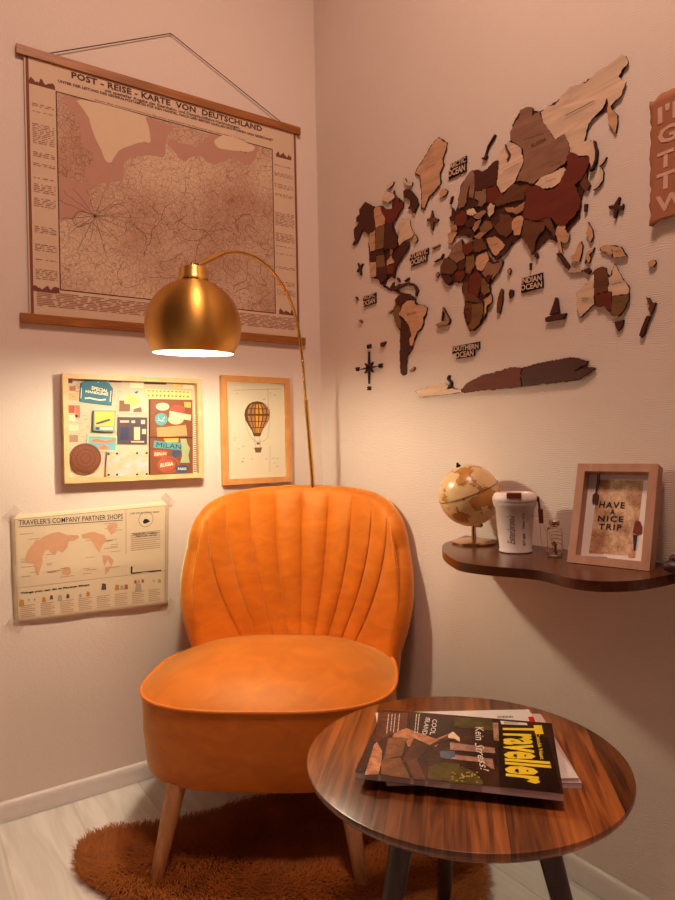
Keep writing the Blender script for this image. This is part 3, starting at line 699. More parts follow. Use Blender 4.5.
# ------------------------------------------------------------------ balloon picture
FD = .018
q = [LW.pix(224,486.1,FD), LW.pix(292.4,481,FD), LW.pix(289.5,377.7,FD), LW.pix(220.8,375.4,FD)]
u0 = (q[0][0]+q[3][0])/2; u1 = (q[1][0]+q[2][0])/2; v0 = (q[0][1]+q[1][1])/2; v1 = (q[2][1]+q[3][1])/2
bf = thing('balloon_picture', ((u0+u1)/2, -.009, v0), 'narrow pale wooden frame with a hot air balloon drawing on the left wall', 'picture')
fw = .019
oak = wood('honey_frame_wood', srgb(206, 140, 76), srgb(222, 160, 96), (1, 1, 1), 14, .45)
for k, (o4, i4) in enumerate(((0, 1), (1, 2), (2, 3), (3, 0))):
    O = [(u0,v0),(u1,v0),(u1,v1),(u0,v1)]; I = [(u0+fw,v0+fw),(u1-fw,v0+fw),(u1-fw,v1-fw),(u0+fw,v1-fw)]
    MB().prism(LW, [O[o4], O[i4], I[i4], I[o4]], .0005, FD).build('frame_rail', oak, bf, bevel=.0012)
MB().box(LW, u0+fw, v0+fw, u1-fw, v1-fw, .003, .0095).build('backing', paper('balloon_paper', srgb(224, 212, 186)), bf)
pw = .0099
def bp_(*pts): return [LW.pix(210+x/6.923, 365+y/6.923, pw) for x, y in pts]
prof_b = [(-88,345),(-82,310),(-62,275),(-34,257),(0,251),(34,257),(62,275),(82,310),(88,345),(78,385),(58,420),(36,455),(22,494),(-22,494),(-36,455),(-58,420),(-78,385)]
MB().prism(LW, bp_(*[(326+x, y) for x, y in prof_b]), .0095, pw).build('balloon_print', mat('balloon_dark', srgb(96, 58, 26), .7), bf)
b = MB()
for k in range(6):
    c0 = -70+28*k
    for (ya, yb, sa, sb_) in ((272,300,.62,.9),(306,338,.93,1.0),(352,388,.98,.86),(394,430,.82,.58),(436,470,.5,.34)):
        P = [(326+(c0+3)*sa, ya), (326+(c0+22)*sa, ya), (326+(c0+22)*sb_, yb), (326+(c0+3)*sb_, yb)]
        b.k = 1 if k in (2, 3) else 0; b.prism(LW, bp_(*P), pw, pw+.0003)
b.build('gore_print', [mat('gore_tan', srgb(176, 124, 78), .7), mat('gore_gold', srgb(222, 156, 48), .7)], bf)
b = MB(); pw2 = pw
for P in (((240,345),(252,430),(280,500),(320,528)),((412,345),(408,430),(398,505),(370,528),(335,528)),((305,500),(318,570)),((345,500),(348,570)),((300,528),(355,528)),((400,160),(404,300)),((416,560),(414,740)),((160,175),(500,165))):
    stroke(b, LW, bp_(*P), .0009, pw2, pw2)
b.prism(LW, bp_((306,572),(360,570),(352,606),(316,606)), .0095, pw); b.prism(LW, bp_((322,536),(346,536),(344,550),(324,550)), .0095, pw)
for k in range(26): x = random.uniform(155, 480); y = random.uniform(190, 740); b.prism(LW, bp_((x, y), (x+random.uniform(6, 26), y), (x+12, y+2.5), (x, y+3)), .0095, pw-.0001) if not (230 < x < 430 and 240 < y < 620) else None
b.build('rigging_print', mat('sepia_ink', srgb(112, 82, 52), .8), bf)

# ------------------------------------------------------------------ taped poster
P4 = [LW.pix(14,625,.002), LW.pix(167.5,605,.002), LW.pix(169,501,.002), LW.pix(9.9,515.4,.002)]
pq = quadwarp(*P4)
po = thing('taped_poster', (P4[0][0]+.25, -.002, P4[0][1]), 'creased shop poster with a small world map taped to the left wall', 'poster')
b = MB(); NXP, NYP = 24, 16
pz = lambda x, y: .0025 + .0035*abs(math.sin(math.pi*2*x))*(1-y)*.7 + .003*max(0, 1-abs(y-.45)*9) + (.006*(.12-y)*8*x if y < .12 else 0)
vs = [LW.p(*pq(i/NXP, j/NYP), pz(i/NXP, j/NYP)) for j in range(NYP+1) for i in range(NXP+1)]
b.add(vs, [(j*(NXP+1)+i, j*(NXP+1)+i+1, (j+1)*(NXP+1)+i+1, (j+1)*(NXP+1)+i) for j in range(NYP) for i in range(NXP)])
psh = b.build('poster_sheet', paper('poster_paper', srgb(222, 200, 172)), po, smooth='keep')
sd = psh.modifiers.new('thickness', 'SOLIDIFY'); sd.thickness = .0004; sd.offset = -1
class Warp:
    """draws on the curved poster: u,v in 0..1"""
    def p(s, u, v, w=0): x, z = pq(u, v); return LW.p(x, z, pz(u, v)+.0006+w)
PW = Warp()
def prect(b, x0, y0, x1, y1): # subdivided flat rectangle
    n_ = max(1, int((x1-x0)*24)); vs = [PW.p(x0+(x1-x0)*i/n_, y) for y in (y0, y1) for i in range(n_+1)]
    b.add(vs, [(i, i+1, n_+2+i, n_+1+i) for i in range(n_)])
# coordinates measured in the zoomed crop -> poster uv
def inv(x, y):   # crop (0,490)-(190,640) at 3.5526
    X, Y = x/3.5526, 490+y/3.5526; u, v = LW.pix(X, Y, .002); a, c = .5, .5
    for _ in range(12):
        p = pq(a, c); a += (u-p[0])/(P4[1][0]-P4[0][0]); c += (v-p[1])/(P4[3][1]-P4[0][1])
    return a, c
def pquad(b, pts): b.add([PW.p(*inv(*p)) for p in pts], [tuple(range(len(pts)))])
def ptxt(b, st, bl, br, h, **k):
    (x0, y0), (x1, y1) = inv(*bl), inv(*br); hh = inv(bl[0], bl[1]-h)[1]-y0
    vs, fs = text_geo(st, k.get('bold', 0), k.get('shear', 0), k.get('space', 1)); b.add([PW.p(x0+(x1-x0)*a, y0+(y1-y0)*a+hh*c) for a, c in vs], fs)
b = MB()
ptxt(b, "TRAVELER'S COMPANY PARTNER SHOPS", (66,126), (436,102), 19, bold=.004)
ptxt(b, 'Things you can do at Partner Shops', (72,372), (318,341), 9, bold=.05)
ptxt(b, 'USE YOUR CRAFT SPIRIT', (463,86), (566,80), 5, bold=.02)
ptxt(b, "TRAVELER'S COMPANY", (470,160), (568,154), 6, bold=.02); ptxt(b, 'PARTNER SHOPS', (482,167), (556,162), 5, bold=.02)
for q in (((66,130),(436,106),(436,108),(66,132)),): pquad(b, q)
pquad(b, ((463,272),(469,270),(469,296),(463,297))); pquad(b, ((466,293),(572,283),(572,288),(466,298)))
pquad(b, ((507,112),(514,102),(526,104),(532,112),(520,118),(510,120)))
b.build('poster_lettering', black_ink, po)
b = MB()
for a0_, b0_, a1_, b1_ in ((.02,.03,.98,.036),(.02,.955,.98,.961),(.02,.03,.025,.96),(.975,.03,.98,.96),(.70,.34,.704,.95),(.02,.33,.98,.336)): prect(b, a0_, b0_, a1_, b1_)
for k in range(34):   # list rows beside the map
    x = random.choice((.05,.1,.2,.28,.42,.44,.56,.60)); y = random.uniform(.38, .84); prect(b, x, y, x+random.uniform(.03, .09), y+.006)
for k in range(8):
    x = .04+.117*k
    for j in range(7): prect(b, x, .06+.017*j, x+.085-.02*(j % 3 == 2), .067+.017*j)
for j in range(9): prect(b, .735, .56+.02*j, .94-.03*(j % 4 == 3), .567+.02*j)
b.add([PW.p(.838+.052*math.cos(6.283*i/28), .845+.075*math.sin(6.283*i/28)) for i in range(28)]+[PW.p(.838+.046*math.cos(6.283*i/28), .845+.067*math.sin(6.283*i/28)) for i in range(28)], [(i, (i+1)%28, 28+(i+1)%28, 28+i) for i in range(28)])
b.build('fine_print', mat('poster_fine_ink', srgb(188, 152, 128), .8), po)
b = MB()
for P in (((90,245),(98,215),(118,190),(128,175),(140,178),(150,168),(178,155),(205,148),(240,160),(275,160),(282,168),(262,180),(244,182),(238,205),(222,222),(205,215),(195,232),(180,222),(172,210),(160,215),(150,232),(152,255),(140,285),(136,303),(128,300),(118,262),(96,260)),
          ((218,288),(230,272),(248,274),(252,296),(238,302),(222,298)), ((290,158),(318,150),(335,148),(352,155),(370,160),(378,178),(365,192),(352,222),(340,205),(328,185),(318,172),(292,172)),
          ((364,232),(386,232),(402,250),(392,276),(380,292),(375,303),(372,280),(364,252)), ((378,128),(400,115),(418,122),(408,150),(395,158),(384,145))):
    pquad(b, P)
b.build('map_print', mat('poster_map_coral', srgb(214, 160, 126), .75), po)
b = MB()
for (x, y, s_, k) in ((76,400,20,0),(102,390,7,3),(122,388,7,3),(155,388,14,0),(182,380,12,2),(212,382,18,3),(240,376,12,2),(285,374,10,3),(312,368,14,0),(368,342,18,2),(415,345,16,0),(432,345,13,3),(447,343,14,1),(480,325,10,1),(492,324,10,3),(506,322,10,1),(545,322,8,3),(566,322,11,0),(490,345,24,3)):
    b.k = k; pquad(b, ((x-s_/2, y+s_*.7), (x+s_/2, y+s_*.65), (x+s_*.4, y-s_*.5), (x-s_*.3, y-s_*.6)))
b.build('icon_print', [mat('icon_gold', srgb(192, 138, 62), .7), mat('icon_red', srgb(186, 84, 60), .7), mat('icon_dark', srgb(84, 72, 64), .7), mat('icon_grey', srgb(176, 160, 142), .7)], po)
tape = mat('clear_tape', srgb(226, 200, 180), .3, Alpha=.16)
for (x, y, a) in ((12,514,-45),(168,500,45),(168,606,-45),(15,625,45)):
    c = LW.pix(x, y, .004); d = Vector((math.cos(math.radians(a)), math.sin(math.radians(a)))); n2 = Vector((-d.y, d.x))
    if a in (-45,) and x < 100: pass
    c = Vector(c); P = [c-d*.012-n2*.022, c+d*.012-n2*.022, c+d*.012+n2*.022, c-d*.012+n2*.022]
    MB().prism(LW, [tuple(p) for p in P], .0062, .0066).build('tape_strip', tape, po)

# ------------------------------------------------------------------ wooden world map on the right wall
def wd(nm, c):
    r_, g_, b_ = c; k = .84
    return wood(nm, srgb(r_*k, g_*k, b_*k), srgb(*c), (1, .6, 3.5), 10, .6, bump=.08)
WDK = {'d': wd('map_dark', (80, 27, 11)), 'r': wd('map_red_brown', (118, 38, 8)), 'b': wd('map_brown', (112, 62, 32)), 'g': wd('map_grey_brown', (158, 112, 88)),
       'o': wd('map_olive', (138, 96, 54)), 'p': wd('map_peach', (224, 172, 134)), 'l': wd('map_light', (240, 206, 178)), 't': wd('map_tan', (190, 138, 104))}
burnt = mat('burnt_edge', srgb(44, 16, 10), .8)
engr = mat('engraving', srgb(84, 40, 26), .8)
GMAP = 'pieces of the wooden world map'
def jag(pts, step=.005, amp=.0020):
    out = []
    for i in range(len(pts)):
        a = Vector(pts[i]); c = Vector(pts[(i+1) % len(pts)]); L = (c-a).length; k = max(1, int(L/step)); n2 = Vector((-(c-a).y, (c-a).x))/max(L, 1e-6)
        for j in range(k):
            q = a.lerp(c, j/k)
            if j: q += n2*random.uniform(-amp, amp)
            out.append(tuple(q))
    return out
class Crop:
    def __init__(s, x, y, sc): s.x, s.y, s.s = x, y, sc
    def __call__(s, st, w=.01):
        n_ = [float(v) for v in st.replace(';', ',').split(',')]
        return [RW.pix(s.x+n_[i]/s.s, s.y+n_[i+1]/s.s, w) for i in range(0, len(n_), 2)]
C5 = Crop(350,170,8.19); C6 = Crop(345,270,6.918); CG = Crop(340,120,3.214); CE = Crop(430,130,6.75); C2 = Crop(450,170,6.75); C3 = Crop(530,130,6.75); C4 = Crop(480,40,3.4615)
CA = Crop(430,230,6.75); CU = Crop(530,210,5.625); CN = Crop(600,200,6.43); CS = Crop(400,345,6.75); CP = Crop(500,345,6.75); CT = Crop(390,240,11.25); CX = Crop(0,0,1)
def piece(cr, st, k, label, w1=.008, amp=.0011, step=.007, cat='map piece'):
    o = MB().prism(RW, jag(cr(st, w1), step, amp), .0003, w1, side=1).build('map_piece', [WDK[k], burnt])
    return tag(o, label, cat, GMAP)
def continent(label, base, subs, wb=.003, names=()):
    cr, st, k = base
    pts = jag(cr(st, wb)); cx_ = sum(p[0] for p in pts)/len(pts); z_ = min(p[1] for p in pts)
    t = thing('map_piece', RW.p(cx_, z_, 0), label, 'map piece', GMAP)
    MB().prism(RW, pts, .0003, wb, side=1).build('backing_layer', [WDK[k], burnt], t)
    for i, (cr, st, k) in enumerate(subs):
        w1 = .0060+.0009*((i*7) % 3)+.00004*i
        MB().prism(RW, jag(cr(st, w1), .0045, .0016), wb, w1, side=1).build('country_piece', [WDK[k], burnt], t)
    if names:
        b = MB()
        for nm in names:
            cr, a, c, h, s_ = nm
            (x0, y0), (x1, y1) = cr('%f,%f;%f,%f' % (*a, *c), .0087); 
            if s_: text(b, RW, s_, x0, (y0+y1)/2, x1, (y0+y1)/2+h, .0087)
            else: stroke(b, RW, [(x0, y0), ((x0+x1)/2, (y0+y1)/2), (x1, y1)], h, .0087, .0087)
        b.build('engraving', engr, t)
    return t
continent('wooden North America of the wall map, dark and peach pieces', (C5, '122,262;200,302;245,290;290,320;340,320;355,160;380,220;440,265;410,330;375,400;345,440;385,530;415,600;480,590;490,620;420,720;375,800;372,890;355,885;345,865;300,905;290,945;325,965;345,925;365,915;365,950;395,980;420,1010;410,1025;370,1000;310,980;255,940;225,890;170,880;160,755;150,590;155,535;100,495;60,590;30,618;15,610;40,570;28,490;75,430;50,420;52,385;80,360;75,320;100,295', 'd'), [
 (C5, '122,262;150,275;200,302;190,320;203,420;205,485;155,530;100,490;60,590;30,612;18,608;40,570;30,530;32,490;75,430;50,420;52,385;80,360;78,320', 'd'),
 (C5, '202,312;215,300;245,300;262,350;288,395;285,440;210,475;203,420;193,330', 'p'),
 (C5, '210,478;284,442;280,520;275,590;270,640;205,655;205,560', 'o'), (C5, '158,530;205,490;204,655;166,672;160,625;150,590', 'p'),
 (C5, '247,292;262,292;290,320;340,320;360,300;370,250;357,170;365,200;380,220;405,230;400,265;438,268;432,310;410,330;375,400;345,438;287,438;290,395;262,350', 'r'),
 (C5, '287,442;345,442;350,500;355,525;383,530;388,590;378,636;276,648;282,520', 'd'),
 (C5, '415,412;460,400;490,410;500,470;523,520;508,548;455,575;430,590;402,618;393,570;405,510;388,470;400,430', 'l'),
 (C5, '166,678;268,650;280,690;215,700;212,745;162,752', 'd'), (C5, '162,757;210,750;215,800;213,868;172,878;166,830', 'p'),
 (C5, '216,704;278,692;288,790;217,800', 'o'), (C5, '218,802;300,785;300,880;260,925;228,888;215,868', 'd'),
 (C5, '303,742;335,700;365,758;302,782', 'p'), (C5, '330,640;350,650;345,700;325,690', 'g'), (C5, '352,700;400,640;430,592;478,592;486,620;420,718;372,798;365,850;304,850;304,786;366,762', 'd'), (C5, '300,790;360,780;355,850;305,850', 'r')],
 names=((C5, (212,385), (258,365), .0008, ''), (C5, (212,445), (278,412), .0008, ''), (C5, (165,605), (275,575), .0008, '')))
continent('wooden South America of the wall map with a peach coloured Brazil', (C6, '345,205;365,180;390,155;420,165;445,165;480,190;490,220;515,240;550,245;570,265;565,310;545,340;545,375;530,410;500,435;490,470;470,510;455,560;430,595;425,650;425,720;400,730;385,715;378,600;380,420;350,370;332,310;335,265;350,235', 'd'), [
 (C6, '395,240;415,225;425,210;460,205;470,215;475,205;490,240;545,245;565,262;560,300;540,330;540,370;525,405;500,425;485,460;475,500;465,525;447,520;445,480;460,460;450,420;440,380;400,330;390,320;372,315;370,295;385,280', 'p'),
 (C6, '350,235;385,250;380,280;368,300;372,318;386,340;385,412;350,370;334,310;337,265', 'o'),
 (C6, '350,200;368,182;392,158;445,167;478,192;486,222;472,200;425,206;392,238;386,248;352,232', 'd'),
 (C6, '388,340;400,342;436,385;446,420;456,458;442,480;443,522;468,528;453,558;428,593;422,648;422,715;400,726;388,712;381,600', 'd')],
 names=((C6, (430,318), (495,302), .007, 'BRAZIL'),))
continent('wooden Africa of the wall map in mixed brown woods', (CA, '120,180;160,110;215,60;230,95;290,75;350,50;375,85;385,150;430,220;495,205;490,240;440,310;405,370;415,430;420,480;385,520;380,580;340,640;300,680;265,685;245,630;225,560;235,500;235,460;215,400;220,355;170,355;120,375;90,340;70,300;70,240;90,200', 'd'), [
 (CA, '160,112;213,62;215,120;235,185;180,225;122,180', 'g'), (CA, '218,98;287,78;290,140;245,170;217,150', 'r'), (CA, '292,76;348,54;372,85;383,128;330,148;293,148', 'b'),
 (CA, '330,167;383,148;400,200;375,240;350,278;320,270;305,220;315,180', 'p'), (CA, '245,177;298,170;300,240;270,298;242,290;237,240', 'o'), (CA, '187,225;233,192;238,240;225,268;190,265', 'd'),
 (CA, '167,290;190,268;230,268;235,310;210,350;175,345', 'r'), (CA, '90,202;120,187;178,230;183,260;150,298;72,290;73,242', 'b'), (CA, '72,300;128,308;150,340;120,372;92,350', 'd'),
 (CA, '387,210;430,230;492,208;470,270;420,338;400,298;370,320;352,290;377,240', 'g'), (CA, '270,302;320,277;345,310;340,380;320,455;290,428;258,430;262,340', 'r'),
 (CA, '370,325;387,302;418,304;400,350;380,350', 'd'), (CA, '347,320;368,330;385,352;400,372;402,420;360,438;342,400', 'o'), (CA, '222,360;258,342;255,430;288,432;320,458;353,488;290,488;237,480;225,420', 'b'),
 (CA, '232,540;278,530;275,618;256,620', 'r'), (CA, '240,492;288,492;280,528;232,536', 'b'), (CA, '282,500;355,492;360,560;330,640;280,678;260,650;277,615', 'o'), (CA, '362,472;413,432;418,480;385,510;378,560;362,590;370,500', 'p')],
 names=((CA, (145,165), (190,145), .0007, ''), (CA, (330,225), (370,205), .0007, ''), (CA, (85,255), (120,235), .0007, ''), (CA, (285,590), (335,565), .0007, ''), (CA, (340,375), (390,350), .0007, '')))
EUR = '449,233;459,205;458,195;466,172;485,170;497,160;499,150;512,140;520,115;520,112;528,108;534,112;541,111;560,98;580,82;596,71;618,58;625,55;628,60;622,78;626,84;620,98;606,110;588,120;584,140;594,150;592,168;588,165;583,185;580,200;581,215;570,226;560,235;556,246;548,236;546,246;538,253;533,256;525,240;521,237;512,250;506,257;500,262;494,256;484,242;478,240;470,232;460,238;450,246'
continent('wooden Europe and Asia of the wall map, largest piece in many brown and pale woods', (CX, '452,235;455,215;459,200;461,185;470,172;486,172;497,162;501,152;515,135;512,125;520,112;532,110;540,112;570,92;596,74;620,60;627,62;620,78;622,86;610,108;590,120;584,140;592,152;588,170;584,190;580,202;580,216;570,228;556,242;549,238;536,250;533,254;526,240;521,237;510,246;500,258;494,258;484,243;476,240;466,236', 'd'), [
 (CE, '285,270;300,300;300,390;290,460;262,450;262,410;275,360;260,385;250,430;245,490;225,520;195,530;185,470;200,420;230,340;255,300', 'g'),
 (CE, '288,272;330,270;340,285;380,265;430,215;455,205;465,250;460,300;450,330;445,370;390,385;340,408;310,413;302,390;302,300', 'd'),
 (CE, '302,415;340,411;378,396;378,488;345,518;320,510;330,480;302,460', 'g'), (CE, '382,393;445,372;460,405;498,430;485,450;445,478;430,498;385,488', 'r'),
 (C4, '100,350;140,370;150,420;120,490;90,520;75,530;58,500;65,440;62,400', 'l'),
 (C4, '140,240;160,232;182,235;180,265;205,245;215,280;235,310;262,345;290,325;310,370;305,410;290,430;245,460;215,470;185,498;150,488;125,488;150,430;150,380;125,360;105,345;105,315;125,280;135,270', 'g'),
 (C4, '210,250;235,230;260,225;290,185;310,165;370,145;410,105;440,90;490,50;505,55;512,80;490,105;480,130;505,145;490,190;450,230;440,200;425,235;400,260;375,290;360,350;380,345;398,360;398,410;385,450;375,400;340,400;310,390;310,370;290,325;262,345;235,310;215,280', 'l'),
 (C4, '190,500;215,470;245,460;290,440;300,455;280,490;245,512;215,515', 'l'),
 (C3, '248,172;270,150;310,160;330,185;370,185;395,178;398,210;388,250;368,300;340,338;300,368;328,430;342,490;328,540;280,598;240,640;180,640;150,600;100,590;60,610;2,608;2,382;50,387;110,407;160,397;190,372;220,312;250,252', 'r'),
 (C2, '297,215;320,190;370,160;400,120;425,90;480,110;518,97;538,112;503,150;498,200;440,208;400,222;340,238;312,243', 'b'),
 (C2, '522,97;545,107;590,102;640,137;672,142;672,330;640,348;560,343;502,328;492,290;510,202;507,152', 'r'),
 (C2, '367,255;400,250;440,255;490,222;508,212;493,270;450,298;420,283;380,278', 't'),
 (C2, '287,332;340,322;332,292;370,302;400,302;438,330;418,370;418,420;380,456;340,438;310,408;287,370', 'b'),
 (C2, '416,355;440,322;480,307;498,330;488,370;478,410;468,440;432,438;430,410;416,390', 'p'),
 (C2, '247,466;300,447;338,470;373,505;350,538;310,578;292,568;262,520', 'p'), (C2, '377,505;400,472;415,482;400,520;370,558;310,608;297,600;312,582;352,540', 'd'),
 (C2, '502,332;560,347;638,352;636,400;600,438;575,488;568,548;552,572;532,530;502,480;482,440;492,370', 'b'),
 (CU, '75,60;110,40;125,80;140,120;140,160;120,120;90,90', 'b'), (CU, '150,100;180,68;200,80;195,110;223,140;213,178;195,188;170,175;178,215;188,248;170,238;152,210;160,180;142,130', 'p'),
 (CE, '170,582;205,562;210,542;240,552;248,600;230,638;200,648;167,638', 'r'), (CE, '232,622;280,592;308,612;295,648;260,658;237,648', 'd'), (CE, '120,702;168,682;183,692;150,758;122,768', 'p'), (CE, '135,642;178,642;183,678;142,688', 't'),
 (CE, '242,672;260,662;298,702;288,738;270,720', 'd'), (CE, '245,542;290,527;318,560;290,578;252,573', 'l'), (CE, '277,490;300,468;328,490;323,518;287,523', 'd'), (CE, '292,582;350,542;383,547;340,598;310,598', 't'),
 (CE, '332,662;370,612;413,622;423,658;380,688;342,698', 'o'), (CE, '292,722;330,692;383,692;330,738', 't'), (CE, '387,522;410,492;438,512;428,560;400,588;387,560', 'l'), (CE, '420,592;455,580;470,610;440,640;425,625', 'd'), (CE, '300,625;345,600;330,650;300,690;285,665', 't')],
 names=((C4, (178,372), (228,352), .010, 'RUSSIA'), (C4, (150,345), (220,322), .0008, ''), (C4, (295,262), (395,210), .0016, ''), (C4, (80,455), (135,427), .0010, ''), (C4, (225,490), (265,478), .0008, ''), (C4, (240,438), (282,420), .0008, ''),
        (C3, (90,490), (180,462), .0008, ''), (C2, (415,195), (500,150), .0010, ''), (C2, (290,510), (325,495), .0010, ''), (C2, (425,360), (470,340), .0008, '')))
continent('wooden Australia of the wall map with pale, brown and olive states', (CU, '262,465;285,440;325,410;345,370;365,335;395,320;430,325;432,355;450,372;465,330;475,302;500,350;530,400;560,440;558,470;555,510;530,560;495,600;455,590;430,560;415,540;390,545;360,535;330,560;280,605;270,580;262,520', 'd'), [
 (CU, '263,465;285,441;325,411;345,371;358,357;360,528;330,558;280,602;271,580;263,520', 'l'), (CU, '361,355;366,337;395,322;428,327;430,350;438,380;438,458;362,474', 'b'), (CU, '362,477;458,460;458,500;453,568;430,558;415,538;390,543;370,538', 'r'),
 (CU, '442,380;460,370;465,332;475,306;500,350;530,400;557,440;553,468;460,486;460,458;442,458', 'l'), (CU, '461,490;555,472;552,510;528,558;495,597;457,588;457,560', 'o')],
 names=((CU, (370,410), (425,400), .0012, ''), (CU, (460,420), (515,405), .0012, ''), (CU, (290,500), (328,494), .0012, ''), (CU, (292,510), (326,504), .0012, ''), (CU, (480,520), (520,512), .0010, '')))
continent('long wooden Antarctica of the wall map, pale at its left end', (CX, '419.2,396.5;415,391;427,387;443,383.5;449,387;461,389.5;466,384;474,379;483,375;500,371;510,367;522,368;540,363;562,359;570,357;580,359;588,361;583,365;595,368;586,375;577,380.3;500,389', 'r'), [
 (CS, '105,310;125,300;185,285;230,270;290,258;320,265;330,295;413,300;413,320;130,353', 'l'),
 (CX, '461.8,392;462,389;466,384;474,379;483,375;500,372;506,369;512,367.2;521.5,368.4;520,373;521,386.5', 'r'),
 (CX, '522,386.2;521,372;528,366;537,363.8;550,361;563,359.4;569.6,357.3;580,359.2;588,361;586.6,364.2;580,367;574,371;583,369;595.3,368.4;586,375.3;577,379.8', 'd')],
 names=((CS, (490,288), (672,266), .008, 'ANTARCTICA'),))
continent('peach wooden Greenland of the wall map', (CG, '315,55;345,72;342,95;330,125;335,145;322,170;325,205;300,235;285,250;270,290;260,285;262,245;258,200;255,180;240,172;250,150;262,135;290,85', 'd'), [(CG, '315,57;342,74;340,95;328,125;332,145;320,170;322,205;298,233;284,248;270,285;262,280;264,245;260,200;257,178;243,170;252,150;264,135;291,87', 'p')], names=((CG, (275,157), (308,140), .0012, ''),))
continent('pale wooden New Guinea above Australia on the wall map', (CU, '392,210;420,198;462,200;510,205;530,235;548,262;520,265;465,270;440,240;400,235', 'd'), [(CU, '394,212;420,200;460,202;460,264;442,240;402,233', 'p'), (CU, '463,202;508,207;526,236;542,260;520,262;467,266', 'p')], names=((CU, (475,235), (510,228), .001, ''),))
